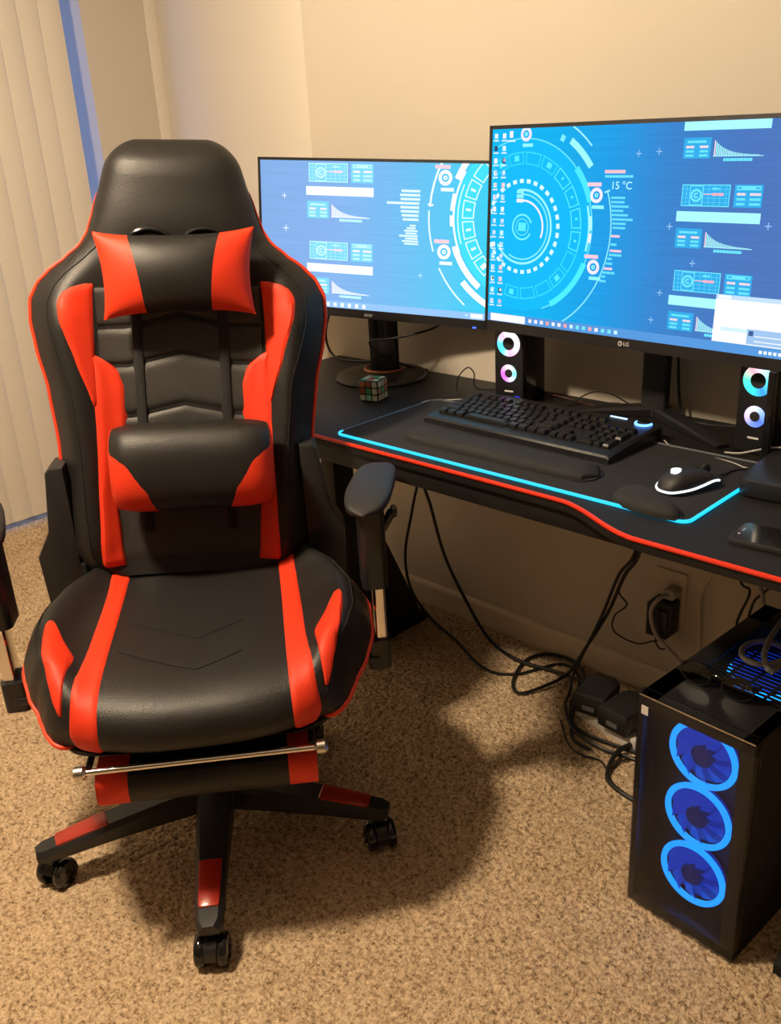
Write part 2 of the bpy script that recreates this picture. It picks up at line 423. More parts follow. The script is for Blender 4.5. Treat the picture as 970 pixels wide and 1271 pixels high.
for side in (-1, 1):
    sg = side
    obj('red_panel', strip(back_front, lambda v: sg*tab(OUT_I)(v)/lerp_tab(HW, v), lambda v: sg*tab(OUT_O)(v)/lerp_tab(HW, v), .87, 1.108, .004), M['red'], back)['label'] = 'red leather panel on the bolster'
    obj('red_panel', strip(back_front, lambda v: sg*tab(INN_I)(v)/lerp_tab(HW, v), lambda v: sg*tab(INN_O)(v)/lerp_tab(HW, v), .55, .972, .0085, n=44), M['red'], back)['label'] = 'red leather panel beside the centre'
# charcoal centre panels with chevron joints
def chev(zl, zc):     # height of the chevron at x
    return lambda x: zc-(zc-zl)*min(1., abs(x)/.105)
joints = [chev(.56, .56), chev(.70, .72), chev(.775, .797), chev(.847, .869), chev(.947, .971), chev(1.02, 1.045), chev(1.10, 1.10)]
for k in range(len(joints)-1):
    bm = nb(); rows = []
    lo_, hi_ = joints[k], joints[k+1]
    for i in range(13):
        t = i/12; row = []
        for j in range(25):
            x = -.160+.320*j/24; zz = lo_(x)+.001+(hi_(x)-lo_(x)-.002)*t
            e = .0045 if (0 < i < 12) else -.002
            if i in (1, 11): e = .003
            P_ = back_front(x/lerp_tab(HW, zz), zz)+Vector((0, -e, 0)); row.append(bm.verts.new(P_))
        rows.append(row)
    for a, b in zip(rows[:-1], rows[1:]):
        for j in range(24): bm.faces.new((a[j], a[j+1], b[j+1], b[j]))
    obj('centre_panel', bm, M['leather_grey'], back)
for side in (-1, 1):
    for (za, zb, x0, x1, nm) in ((.60, 1.20, .072, .098, 'strap'),):
        sg = side
        obj(nm, strip(back_front, lambda v: sg*x0/lerp_tab(HW, v), lambda v: sg*x1/lerp_tab(HW, v), za, zb, .009, n=30, m=6), M['strap'], back)
    # belt slot grommets in the headrest
    cxs = side*.053+.005
    bm = nb(); pts = []
    for k in range(25):
        a = pi*k/24; x = cxs+.040*cos(a); z = 1.182+.024*sin(a)
        pts.append(back_front(x/lerp_tab(HW, z), z)+Vector((0, -.002, 0)))
    tube(bm, pts, .005, 8); obj('belt_slot_rim', bm, M['gloss'], back)
    bm = nb(); pl = []
    for k in range(25):
        a = pi*k/24; x = cxs+.036*cos(a); z = 1.182+.021*sin(a); pl.append(bm.verts.new(back_front(x/lerp_tab(HW, z), z)+Vector((0, -.001, 0))))
    bm.faces.new(pl); obj('belt_slot', bm, M['thread'], back)

# seat ------------------------------------------------------------------
ROWS = [(.265, .46), (.262, .50), (.25, .524), (.22, .531), (.15, .530), (.08, .528), (0, .526), (-.1, .526), (-.18, .524), (-.235, .518), (-.275, .505), (-.30, .485), (-.312, .46), (-.308, .435), (-.292, .418), (-.27, .41)]
SW = [(0, .20), (1, .205), (2, .215), (3, .228), (4, .262), (5, .300), (6, .323), (7, .320), (8, .300), (9, .278), (10, .262), (11, .247), (12, .232), (13, .218), (14, .205), (15, .19)]
SRIM = [(0, .455), (1, .47), (2, .49), (3, .508), (4, .512), (5, .508), (6, .497), (7, .482), (8, .464), (9, .45), (10, .442), (11, .437), (12, .433), (13, .428), (14, .418), (15, .41)]
SCX = .02
def rowpt(v):
    v = max(0., min(15., v)); i = min(14, int(v)); t = v-i
    a, b = ROWS[i], ROWS[i+1]
    p0 = ROWS[max(0, i-1)]; p3 = ROWS[min(15, i+2)]
    f = lambda k: .5*((2*a[k])+(b[k]-p0[k])*t+(2*p0[k]-5*a[k]+4*b[k]-p3[k])*t*t+(3*a[k]-p0[k]-3*b[k]+p3[k])*t**3)
    return f(0), f(1)
def seat_top(s, v):
    y, zc = rowpt(v); v = max(0., min(15., v)); w_ = lerp_tab(SW, v); rim = lerp_tab(SRIM, v)
    u = max(-1.03, min(1.03, s)); a = min(1., abs(u))
    bol = bump01(v, 1.5, 4.5, 8, 11.5)
    z = zc + .038*bol*exp(-((a-.84)/.13)**2) - .006*bol*exp(-(a/.4)**2)
    k = max(0., (a-.86)/.14); z = z+(rim-z)*(1-sqrt(max(0, 1-k*k))) if k > 0 else z
    yy = y + (.05*a**3 if v > 9 else .05*a**3*max(0., (v-6)/3.) if v > 6 else 0)
    return Vector((u*w_+SCX, yy, z))
def seat_bot(s, v):
    y, zc = rowpt(v); w_ = lerp_tab(SW, v); rim = lerp_tab(SRIM, v); p = seat_top(s, v)
    a = abs(s); z = min(p.z-.004, max(.40, rim-.05))
    q = seat_top(1, v).z; return Vector((s*w_*.93+SCX, min(.25, max(-.262, p.y)), .402+(q-.402)*a**8*.7))
bm = nb(); rings = []
NV, NS = 75, 44
for i in range(NV+1):
    v = 15*i/NV; ring = [seat_top(-cos(pi*j/NS), v) for j in range(NS+1)] + [seat_bot(-cos(pi*j/NS)*.999, v) for j in range(NS-1, 0, -1)]
    rings.append(ring)
ring_loft(bm, rings)
seat = obj('seat', bm, M['leather'], chair)
for side in (-1, 1):
    obj('piping', tube(nb(), [seat_top(side*1.0, .8+13.0*i/60)+Vector((side*.001, 0, -.001)) for i in range(61)], .0042, 8), M['redpipe'], seat)
    sg = side
    SI = [(2, .150), (7, .155), (15, .160)]; SO = [(2, .184), (7, .196), (10, .205), (12, .212), (15, .19)]
    obj('red_stripe', strip(seat_top, lambda v: sg*tab(SI)(v)/lerp_tab(SW, v), lambda v: sg*min(.97*lerp_tab(SW, v), tab(SO)(v))/lerp_tab(SW, v), 2.2, 14.2, .004, n=60, sign=-1), M['red'], seat)
    TI = [(6.5, .262), (7.0, .238), (7.7, .208), (9.0, .212), (10.9, .219)]; TO = [(6.5, .266), (6.8, .272), (8, .264), (9, .250), (10, .236), (10.9, .222)]
    obj('red_panel', strip(seat_top, lambda v: sg*tab(TI)(v)/lerp_tab(SW, v), lambda v: sg*tab(TO)(v)/lerp_tab(SW, v), 6.5, 10.9, .004, n=30, sign=-1), M['red'], seat)
    obj('seam', tube(nb(), [seat_top(sg*.90, 3+8.2*i/40)+Vector((0, 0, .0004)) for i in range(41)], .0012, 6), M['thread'], seat)
for (ya, yb) in ((6.15, 7.0), (7.3, 8.4)):
    pts = [seat_top(x/lerp_tab(SW, ya+(yb-ya)*(1-abs(x)/.14)), ya+(yb-ya)*(1-abs(x)/.14))+Vector((0, 0, .0009)) for x in [-.14+.22*i/30 for i in range(31)]]
    obj('seam', tube(nb(), pts, .0013, 6), M['thread'], seat)

# recliner covers
for side in (-1, 1):
    poly = [(.235, .455), (.312, .455), (.318, .585), (.288, .64), (.272, .765), (.262, .775), (.235, .775)]
    poly = [(x*side+.005, z) for x, z in poly]
    M4 = Matrix(((1, 0, 0, 0), (0, 0, -1, 0), (0, 1, 0, 0), (0, 0, 0, 1)))
    obj('recliner_cover', prism(nb(), poly, -.27, -.19, M4, .006), M['matte'], chair)
    bm = nb(); cyl(bm, (side*.20+.01, .225, .545), (side*.262+.01, .225, .545), .028); obj('hinge', bm, M['gloss'], chair)
    bm = nb(); box(bm, (side*.235+.01, .215, .505), (.012, .06, .12), .003); obj('hinge_plate', bm, M['steel'], chair)

# mechanism, gas lift, base
bm = nb(); box(bm, (.01, .02, .385), (.26, .30, .03), .006); box(bm, (.0, .0, .36), (.16, .20, .05), .012); obj('tilt_mechanism', bm, M['steel'], chair)
obj('tilt_lever', tube(nb(), [(.10, .02, .365), (.2, .02, .362), (.30, .03, .355)], .006, 8), M['steel'], chair)
bm = nb(); cyl(bm, (0, 0, .09), (0, 0, .25), .028); cyl(bm, (0, 0, .25), (0, 0, .36), .018); obj('gas_lift', bm, M['plastic'], chair)
obj('base_hub', lathe(nb(), [(.05, .075), (.062, .085), (.062, .125), (.05, .142), (.034, .146)], 32), M['plastic'], chair)
def base_leg():
    bm = nb(); rings = []
    for t, hw, zt, zb in ((.03, .036, .140, .085), (.12, .033, .133, .086), (.22, .029, .121, .084), (.31, .026, .108, .080), (.352, .024, .102, .078), (.366, .017, .099, .080)):
        rings.append([Vector((t, -hw, zb)), Vector((t, hw, zb)), Vector((t, hw, zt-.010)), Vector((t, hw-.008, zt)), Vector((t, -hw+.008, zt)), Vector((t, -hw, zt-.010))])
    ring_loft(bm, rings); return bm
def leg_insert():
    bm = nb(); rings = []
    for t, hw, z in ((.225, .019, .1200), (.229, .0215, .1225), (.27, .0205, .1165), (.322, .0185, .109), (.327, .016, .1065)):
        rings.append([Vector((t, -hw, z-.006)), Vector((t, hw, z-.006)), Vector((t, hw, z)), Vector((t, hw*.8, z+.0015)), Vector((t, -hw*.8, z+.0015)), Vector((t, -hw, z))])
    ring_loft(bm, rings); return bm
LM = IM = None
for k in range(5):
    a = radians(-38.75-52+72*k)
    if LM is None:
        l = obj('base_leg', base_leg(), M['plastic'], chair, angle=30); LM = l.data
        i_ = obj('red_insert', leg_insert(), M['redplastic'], l, angle=30); IM = i_.data
    else:
        l = bpy.data.objects.new('base_leg', LM); link(l, chair); i_ = bpy.data.objects.new('red_insert', IM); link(i_, l)
    l.rotation_euler = (0, 0, a)
CM = {}
def caster(a, swivel):
    bm = nb(); cyl(bm, (0, 0, .05), (0, 0, .085), .008, seg=12)
    # hood over the wheels
    rings = []
    for k in range(13):
        t = pi*(-.05+.95*k/12); r = .0285
        rings.append([Vector((r*cos(t)+.008, -.011, .032+r*sin(t))), Vector((r*cos(t)+.008, .011, .032+r*sin(t))), Vector(((r-.012)*cos(t)+.008, .011, .032+(r-.012)*sin(t))), Vector(((r-.012)*cos(t)+.008, -.011, .032+(r-.012)*sin(t)))])
    ring_loft(bm, rings)
    h = obj('caster', bm, M['plastic'], chair) if 'h' not in CM else link(bpy.data.objects.new('caster', CM['h']), chair)
    if 'h' not in CM: CM['h'] = h.data
    else: bm.free()
    h.location = (.342*cos(a), .342*sin(a), 0); h.rotation_euler = (0, 0, swivel)
    for side in (-1, 1):
        if 'w' not in CM:
            wb = lathe(nb(), [(.020, -.0085), (.0275, -.0085), (.030, -.005), (.030, .004), (.027, .0085), (.018, .010), (.017, .007), (.006, .007)], 28, axis='Y')
            wo = obj('wheel', wb, M['gloss'], h); CM['w'] = wo.data
            CM['c'] = lathe(nb(), [(.0165, .0072), (.0165, .0088), (.010, .0098)], 24, axis='Y'); me = bpy.data.meshes.new('hub_cap'); CM['c'].to_mesh(me); CM['c'].free(); me.materials.append(M['redplastic']); CM['c'] = me
        else: wo = link(bpy.data.objects.new('wheel', CM['w']), h)
        wo.location = (.008, side*.0205, .0305)
        if side < 0: wo.rotation_euler = (0, 0, pi)
for k, sw in enumerate((-36, -22, -40, -40, 120)):
    caster(radians(-38.75-52+72*k), radians(sw-60))

# footrest
bm = nb(); rings = []
def foot_ring(x):
    return [Vector((x, y, z)) for y, z in ((-.255, .302), (-.272, .306), (-.284, .318), (-.288, .338), (-.284, .358), (-.272, .368), (-.24, .372), (-.02, .372), (-.01, .36), (-.01, .315), (-.02, .302))]
foot = obj('footrest', ring_loft(b := nb(), [foot_ring(x) for x in (-.118, .155)]) and b, M['leather'], chair, rot=(0, radians(1.2), 0))
for x0, x1 in ((-.172, -.118), (.155, .205)):
    obj('red_end', ring_loft(b := nb(), [foot_ring(x) for x in (x0, x1)]) and b, M['red'], foot)
fb = obj('footrest_bar', cyl(nb(), (-.178, -.292, .396), (.218, -.292, .389), .0055, seg=16), M['chrome'], chair)
for x, z in ((-.182, .396), (.222, .389)):
    obj('end_cap', lathe(nb(), [(.006, -.012), (.012, -.008), (.0125, .006), (.008, .011)], 20, c=(x, -.292, z), axis='X'), M['satin'], fb)
    obj('slide_rod', cyl(nb(), (x*.93, -.28, z), (x*.93, .12, .393), .006, seg=12), M['steel'], fb)

# armrests
for side in (-1, 1):
    ar = bpy.data.objects.new('armrest', None); link(ar, chair); ar.location = (side*.352+.006, .0, 0); ar.empty_display_size = .03
    bm = nb(); prism(bm, rrect(.050, .072, .014), .545, .722); obj('sleeve', bm, M['plastic'], ar)
    bm = nb(); prism(bm, rrect(.024, .046, .006, 5, side*.006, 0), .395, .55); obj('chrome_post', bm, M['chrome'], ar)
    bm = nb(); prism(bm, rrect(.046, .062, .010), .365, .428); box(bm, (-side*.10, 0, .388), (.20, .07, .016), .004); obj('bracket', bm, M['plastic'], ar)
    bm = nb(); cyl(bm, (side*.022, .0, .655), (side*.043, 0, .69), .009, seg=16); lathe(bm, [(.008, 0), (.012, .002), (.012, .010), (.008, .012)], 16, c=(side*.040, 0, .69), axis='X'); obj('adjust_knob', bm, M['gloss'], ar)
    # contoured pad
    bm = nb(); rings = []; N = 18
    for i in range(N+1):
        t = -1+2*i/N; y = .145*t; e = (max(0, 1-abs(t)**3.4))**.5
        hw = .041*e*(1-.08*t)+.002; zt = .745-.012*max(0, -t-.35)**1.3-.004*t*t; th = .028
        ring = []
        for k in range(20):
            a = 2*pi*k/20; cx_, cz_ = cos(a), sin(a)
            ring.append(Vector((hw*(abs(cx_)**.55)*(1 if cx_ >= 0 else -1), y, zt-th/2+(th/2)*max(.12, e)*(abs(cz_)**.55)*(1 if cz_ >= 0 else -1))))
        rings.append(ring)
    ring_loft(bm, rings)
    obj('arm_pad', bm, M['matte'], ar, loc=(side*.006, .02, 0), rot=(radians(-2), 0, -side*radians(14)))

# cushions strapped to the backrest
CH = Matrix.Translation((.2716, -1.0331, 0)) @ Matrix.Rotation(radians(52), 4, 'Z') @ Matrix.Translation(PIV) @ Matrix.Rotation(LEAN, 4, 'Y') @ Matrix.Translation(-PIV)
def cushion(name, centre, tilt, rz, P, sb, th, red_label):
    root = empty(name); root.matrix_world = CH @ Matrix.Translation(centre) @ Matrix.Rotation(rz, 4, 'Y') @ Matrix.Rotation(-tilt, 4, 'X')
    def piece(a, b, nm, m):
        bm = nb(); N, K = 20, 26; fr = []; bk = []
        for i in range(K+1):
            t = -1+2*i/K; f_, b_ = [], []
            for j in range(N+1):
                s = a(t)+(b(t)-a(t))*j/N; x, z = P(s, t); d = th(s, t)
                f_.append(bm.verts.new((x, -d, z))); b_.append(bm.verts.new((x, d*.55, z)))
            fr.append(f_); bk.append(b_)
        for g in (fr, bk):
            for p, q in zip(g[:-1], g[1:]):
                for j in range(N): bm.faces.new((p[j], p[j+1], q[j+1], q[j]))
        bmesh.ops.remove_doubles(bm, verts=bm.verts[:], dist=1e-5)
        return obj(nm, bm, m, root)
    piece(lambda t: -sb(t), sb, 'centre_cover', M['leather'])
    piece(lambda t: -1., lambda t: -sb(t), 'red_end', M['red'])
    piece(sb, lambda t: 1., 'red_end', M['red'])
    return root
TILT = radians(12)
def headP(s, t):
    w_ = .139+.010*t*t+.004*t; h = .071+.012*abs(s)**3
    return s*w_, t*h+.006*s*(1-abs(t))*0
def headT(s, t): return .010+.050*(max(0, 1-abs(s)**2.6)**.55)*(max(0, 1-t*t)**.5) if abs(s) < 1 and abs(t) < 1 else .0
hp = cushion('head_pillow', (.004, .245, 1.128), TILT, radians(-1.5), headP, lambda t: .50+.07*t, lambda s, t: .048*(max(0, 1-abs(s)**3)**.5)*(max(0, 1-t*t)**.5)*(.7+.3*(1-s*s)), 'red')
tag(hp, 'small black head pillow with red winged ends strapped below the headrest', 'pillow')
def lumP(s, t):
    w_ = .160-.008*abs(t)**4; h = .088-.010*abs(s)**6
    return s*w_, t*h
lp = cushion('lumbar_pillow', (.014, .155, .768), TILT, radians(-1.0), lumP, tab([(-1, .46), (-.5, .53), (-.3, .61), (-.1, .68), (.1, .74), (.28, .86), (.42, .965), (1, .985)]), lambda s, t: .062*(max(0, 1-abs(s)**7)**.4)*(max(0, 1-abs(t)**2.6)**.5), 'red')
tag(lp, 'wide black lumbar pillow with red lower corners resting above the seat', 'pillow')

# ------------------------------------------------------------------ desk
DT = .74
desk = empty('gaming_desk', (.6, -.3, 0)); tag(desk, 'black gaming desk with a red front edge standing along the wall', 'desk')
def D_(x, y, z=0): return (x-.6, y+.3, z)
XD0, XD1 = -.39, 1.72
front = [(x, -.580) for x in (XD0+.03, -.1, .2, .5, .78)]
for k in range(1, 13):
    t = k/12; s_ = t*t*(3-2*t); front.append((.80+.20*t, -.580-.068*s_))
front += [(1.1, -.648), (1.3, -.648), (XD1-.03, -.648)]
poly = [(XD0, -.006), (XD0, -.55)] + front + [(XD1, -.62), (XD1, -.006)]
bm = nb(); prism(bm, [(x-.6, y+.3) for x, y in poly], DT-.024, DT, None, .002); obj('desk_top', bm, M['desk'], desk, angle=30)
obj('red_edge_band', tube(nb(), [D_(p.x, p.y-.0005, DT-.0035) for p in catmull([(x, y, 0) for x, y in front], 3)], .0042, 8), M['band_red'], desk)
bm = nb(); box(bm, D_(.62, -.555, DT-.044), (1.9, .03, .04), .003); obj('front_beam', bm, M['steel'], desk)
bm = nb(); box(bm, D_(.62, -.06, DT-.049), (1.9, .03, .05), .003); obj('rear_beam', bm, M['steel'], desk)
for lx in (-.03, 1.315):
    M4 = Matrix(((0, 0, 1, lx-.6), (1, 0, 0, .3), (0, 1, 0, 0), (0, 0, 0, 1)))
    bm = nb(); prism(bm, [(-.40, .03), (-.33, .03), (-.33, .716), (-.40, .716)], -.025, .025, M4, .004); obj('leg', bm, M['steel'], desk)
    bm = nb(); prism(bm, [(-.335, .50), (-.335, .03), (-.105, .03), (-.105, .05), (-.225, .31)], -.02, .02, M4, .003); obj('leg_brace', bm, M['steel'], desk)
    bm = nb(); prism(bm, [(-.632, .0), (-.08, .0), (-.08, .028), (-.11, .036), (-.60, .036), (-.632, .026)], -.03, .03, M4, .004); obj('foot', bm, M['steel'], desk)

# ------------------------------------------------------------------ monitors
def hud_mesh(name, polys, m, parent, z0, step=.00012):
    vs, fs, cs = [], [], []
    for i, (pts, c, layer) in enumerate(polys):
        b = len(vs); vs += [(x*.01, -(z0+step*layer), y*.01) for x, y in pts]; fs.append(list(range(b, b+len(pts)))); cs.append(c)
    me = bpy.data.meshes.new(name); me.from_pydata(vs, [], fs); me.materials.append(m)
    ca = me.color_attributes.new('screen_colour', 'FLOAT_COLOR', 'CORNER')
    for p_, c in zip(me.polygons, cs):
        for li in p_.loop_indices: ca.data[li].color = (*c, 1)
    o = bpy.data.objects.new(name, me); return link(o, parent)
def hud_mat(strength):
    m = bpy.data.materials.new('screen_graphics'); m.use_nodes = True; nt = m.node_tree; nt.nodes.clear()
    o = nt.nodes.new('ShaderNodeOutputMaterial'); e = nt.nodes.new('ShaderNodeEmission'); a = nt.nodes.new('ShaderNodeAttribute'); a.attribute_name = 'screen_colour'
    e.inputs['Strength'].default_value = strength; nt.links.new(a.outputs['Color'], e.inputs['Color']); nt.links.new(e.outputs[0], o.inputs[0]); return m
def screen_mat(name, stops, strength, axis_w, vert=None):
    """display background: horizontal gradient wallpaper shown by the panel"""
    m = bpy.data.materials.new(name); m.use_nodes = True; nt = m.node_tree; nt.nodes.clear(); L = nt.links.new
    o = nt.nodes.new('ShaderNodeOutputMaterial'); e = nt.nodes.new('ShaderNodeEmission'); e.inputs['Strength'].default_value = strength
    tc = nt.nodes.new('ShaderNodeTexCoord'); sp = nt.nodes.new('ShaderNodeSeparateXYZ'); L(tc.outputs['Object'], sp.inputs[0])
    mr = nt.nodes.new('ShaderNodeMapRange'); mr.inputs['From Min'].default_value = -axis_w/2; mr.inputs['From Max'].default_value = axis_w/2; L(sp.outputs['X'], mr.inputs['Value'])
    cr = nt.nodes.new('ShaderNodeValToRGB'); els = cr.color_ramp.elements
    els[0].position, els[0].color = stops[0][0], (*stops[0][1], 1); els[1].position, els[1].color = stops[-1][0], (*stops[-1][1], 1)
    for p_, c in stops[1:-1]: x = els.new(p_); x.color = (*c, 1)
    L(mr.outputs[0], cr.inputs['Fac'])
    n = nt.nodes.new('ShaderNodeTexNoise'); n.inputs['Scale'].default_value = 1.0; mp = nt.nodes.new('ShaderNodeMapping'); mp.inputs['Scale'].default_value = (6, 1, 420)
    L(tc.outputs['Object'], mp.inputs[0]); L(mp.outputs[0], n.inputs['Vector'])
    mx = nt.nodes.new('ShaderNodeMix'); mx.data_type = 'RGBA'; mx.blend_type = 'MULTIPLY'; mx.inputs[0].default_value = .25
    L(cr.outputs[0], mx.inputs[6]); L(n.outputs['Fac'], mx.inputs[7]); L(mx.outputs[2], e.inputs['Color'])
    L(e.outputs[0], o.inputs[0]); return m
def R4(x0, y0, x1, y1): return [(x0, y0), (x1, y0), (x1, y1), (x0, y1)]
class HUD:
    def __init__(s, clip): s.p = []; s.c = clip
    def add(s, pts, c, l=1):
        x0, y0, x1, y1 = s.c
        for axis, lim, sg in ((0, x0, 1), (0, x1, -1), (1, y0, 1), (1, y1, -1)):   # clip to the panel
            out = []
            for i in range(len(pts)):
                a, b = pts[i-1], pts[i]; da, db = (a[axis]-lim)*sg, (b[axis]-lim)*sg
                if (da >= 0) != (db >= 0):
                    t = da/(da-db); out.append((a[0]+(b[0]-a[0])*t, a[1]+(b[1]-a[1])*t))
                if db >= 0: out.append(b)
            pts = out
            if len(pts) < 3: return
        s.p.append((pts, c, l))
    def rect(s, x0, y0, x1, y1, c, l=1): s.add(R4(x0, y0, x1, y1), c, l)
    def frame(s, x0, y0, x1, y1, c, w=.18, l=2):
        s.rect(x0, y0, x1, y0+w, c, l); s.rect(x0, y1-w, x1, y1, c, l); s.rect(x0, y0, x0+w, y1, c, l); s.rect(x1-w, y0, x1, y1, c, l)
    def arc(s, cx, cy, r0, r1, a0, a1, c, l=1, n=None):
        n = n or max(2, int(abs(a1-a0)/5))
        for k in range(n):
            a, b = radians(a0+(a1-a0)*k/n), radians(a0+(a1-a0)*(k+1)/n)
            s.add([(cx+r0*cos(a), cy+r0*sin(a)), (cx+r1*cos(a), cy+r1*sin(a)), (cx+r1*cos(b), cy+r1*sin(b)), (cx+r0*cos(b), cy+r0*sin(b))], c, l)
    def boxarc(s, cx, cy, r0, r1, a0, a1, c, w=.22, l=2):
        s.arc(cx, cy, r0, r0+w, a0, a1, c, l, 3); s.arc(cx, cy, r1-w, r1, a0, a1, c, l, 3)
        d = math.degrees(w/r1); s.arc(cx, cy, r0, r1, a0, a0+d, c, l, 1); s.arc(cx, cy, r0, r1, a1-d, a1, c, l, 1)
    def gauge(s, cx, cy, r, k=1., core=(.05, .62, .95), hot=(.95, .80, .90), txt=(.3, .95, 1.)):
        s.arc(cx, cy, r*.55, r, 0, 360, hot, 3); s.arc(cx, cy, r*.72, r*.86, 20, 300, (.75, .9, 1.), 4); s.arc(cx, cy, r*.1, r*.3, 0, 360, txt, 3)
        s.rect(cx-2.2*r*.7, cy+r*1.15, cx+r*.7, cy+r*1.65, (1., .62, .72), 3); s.rect(cx-r*.6, cy-r*1.75, cx+r*1.3, cy-r*1.3, txt, 3)
    def dash(s, x, y, w_, h, c, l=3, gap=.12):
        # a line of unreadable small print
        rr = random.Random(int(x*10)*7+int(y*10)); cx = x
        while cx < x+w_:
            k = rr.uniform(.25, .8); s.rect(cx, y, min(cx+k, x+w_), y+h, c, l); cx += k+gap
    def module(s, x, y, k, C, bars=True, head=True, hud=(.30, .95, 1.)):
        """one repeat of the system monitor widget; x,y = left end and top of its bar, k = scale"""
        c, hot, pale, pan = C
        if head:
            s.frame(x+.7*k, y+.9*k, x+10.1*k, y+4.7*k, c, .16*k); s.rect(x+.7*k, y+.9*k, x+10.1*k, y+4.7*k, pan, 1)
            for i in range(8): s.rect(x+(1.6+i*1.1)*k, y+.9*k, x+(1.66+i*1.1)*k, y+4.7*k, c, 2)
            for i in range(4): s.rect(x+.7*k, y+(1.6+i*.75)*k, x+10.1*k, y+(1.65+i*.75)*k, c, 2)
            s.rect(x+2.3*k, y+1.1*k, x+4.9*k, y+4.5*k, pan, 3); s.frame(x+2.3*k, y+1.1*k, x+4.9*k, y+4.5*k, c, .14*k, 4)
            s.arc(x+3.6*k, y+2.8*k, .75*k, 1.15*k, 0, 360, c, 4); s.arc(x+3.6*k, y+2.8*k, .2*k, .5*k, 40, 330, c, 4)
            s.rect(x+5*k, y+2.95*k, x+6.7*k, y+3.1*k, hot, 4); s.rect(x+6.7*k, y+2.8*k, x+8.9*k, y+3.25*k, hot, 4); s.dash(x+6.6*k, y+3.8*k, 1.4*k, .4*k, c, 4)
            s.rect(x+10.9*k, y+.9*k, x+16.1*k, y+4.7*k, pan, 1); s.frame(x+11.3*k, y+3.8*k, x+15.7*k, y+4.5*k, c, .2*k, 3); s.rect(x+12.2*k, y+3.8*k, x+14.8*k, y+4.5*k, c, 3)
            for i, yy in enumerate((2.9, 2.05, 1.25)):
                cc = pale if i == 0 else c
                s.dash(x+11.4*k, y+yy*k, 1.6*k, .42*k, cc, 3, .05); s.dash(x+13.8*k, y+yy*k, 2.0*k, .42*k, cc, 3, .05)
        if bars:
            s.rect(x, y-1.8*k, x+16.2*k, y, hud, 2)
            s.rect(x+.2*k, y-6.5*k, x+5.5*k, y-3.0*k, pan, 1); s.dash(x+.9*k, y-3.9*k, 3.7*k, .4*k, c, 3, .05)
            for i, yy in enumerate((4.75, 5.5, 6.2)):
                cc = pale if i == 0 else c
                s.dash(x+.7*k, y-yy*k, 1.6*k, .4*k, cc, 3, .05); s.dash(x+3.4*k, y-yy*k, 1.6*k, .4*k, cc, 3, .05)
            for i in range(26):
                h = 2.5*exp(-i/7.5)+.05; s.rect(x+(6.2+i*.33)*k, y-6.1*k, x+(6.42+i*.33)*k, y+(-6.1+h)*k, pale if i == 0 else hud, 3)
            s.rect(x+6.1*k, y-6.2*k, x+15.4*k, y-6.08*k, hud, 3); s.dash(x+8.1*k, y-7.0*k, 5.4*k, .5*k, c, 3, .05)
    def cross(s, x, y, r, c): s.rect(x-r, y-r*.15, x+r, y+r*.15, c, 2); s.rect(x-r*.15, y-r, x+r*.15, y+r, c, 2)

def monitor_root(name, centre, yaw, tilt, roll):
    o = empty(name); r = Vector((cos(yaw), sin(yaw), 0)); bk = Vector((-sin(yaw), cos(yaw), 0)); u = Vector((0, 0, 1))*cos(tilt)+bk*sin(tilt)
    r, u = r*cos(roll)+u*sin(roll), u*cos(roll)-r*sin(roll); f = u.cross(r)   # local +y = away from viewer
    m = Matrix((r, f, u)).transposed().to_4x4(); m.translation = centre; return o, m
def build_panel(root, Wm, Hm, bl, bt, bb, m_screen, m_hud, polys):
    bm = nb(); Mx = Matrix(((1, 0, 0, 0), (0, 0, -1, 0), (0, 1, 0, 0), (0, 0, 0, 1)))
    # housing: shallow tray with a bulged rear
    rings = []
    for d, k in ((.0, .998), (.0015, 1.0), (.016, 1.0), (.020, .985), (.034, .72), (.042, .68)):
        rings.append([Vector((x*k, d, y*k)) for x, y in rrect(Wm, Hm, .006, 3)])
    ring_loft(bm, rings); hs = obj('housing', bm, M['matte'], root, angle=30)
    x0, x1, y0, y1 = -Wm/2+bl, Wm/2-bl, -Hm/2+bb, Hm/2-bt
    me_ = nb(); box(me_, ((x0+x1)/2, -.0002, (y0+y1)/2), (x1-x0, .001, y1-y0)); sc = obj('screen', me_, m_screen, root, smooth=False)
    fr = nb(); t = .0022
    box(fr, (0, -.001, (y1+Hm/2)/2), (Wm, t, Hm/2-y1)); box(fr, (0, -.001, (y0-Hm/2)/2), (Wm, t, y0+Hm/2)); box(fr, ((x0-Wm/2)/2, -.001, 0), (x0+Wm/2, t, Hm)); box(fr, ((x1+Wm/2)/2, -.001, 0), (Wm/2-x1, t, Hm))
    obj('bezel', fr, M['plastic'], root, smooth=False)
    g = hud_mesh('screen_graphics', polys, m_hud, sc, .0009)
    return sc

# right large monitor
h = HUD((-35.5, -19.3, 35.5, 20.7)); CY = (.16, .80, 1.0); C1 = (CY, (1., .45, .55), (1., .72, .75), (.04, .42, .82)); BAR = (.42, .95, 1.)
cx, cy = -26.8, 1.2
h.arc(cx, cy, 0, 17.5, 0, 360, (.010, .50, .93), 0, 72)
h.arc(cx, cy, 17.5, 17.75, -70, 115, CY, 1); h.arc(cx, cy, 14.9, 15.1, 0, 360, (.03, .62, .98), 1)
for k in range(14): h.boxarc(cx, cy, 12.6, 15.0, -108+k*18+1, -108+k*18+16.5, (.05, .75, 1.) if k not in (5, 6, 7, 8) else (.12, .88, 1.), .2, 2)
for k in (0, 3, 9, 11, 12): h.arc(cx, cy, 13.3, 14.4, -108+k*18+6, -108+k*18+11, (.10, .85, 1.), 2)
for k in (5, 6, 7, 8): h.arc(cx, cy, 13.6, 14.2, -108+k*18+8, -108+k*18+9.5, (.15, .9, 1.), 2)
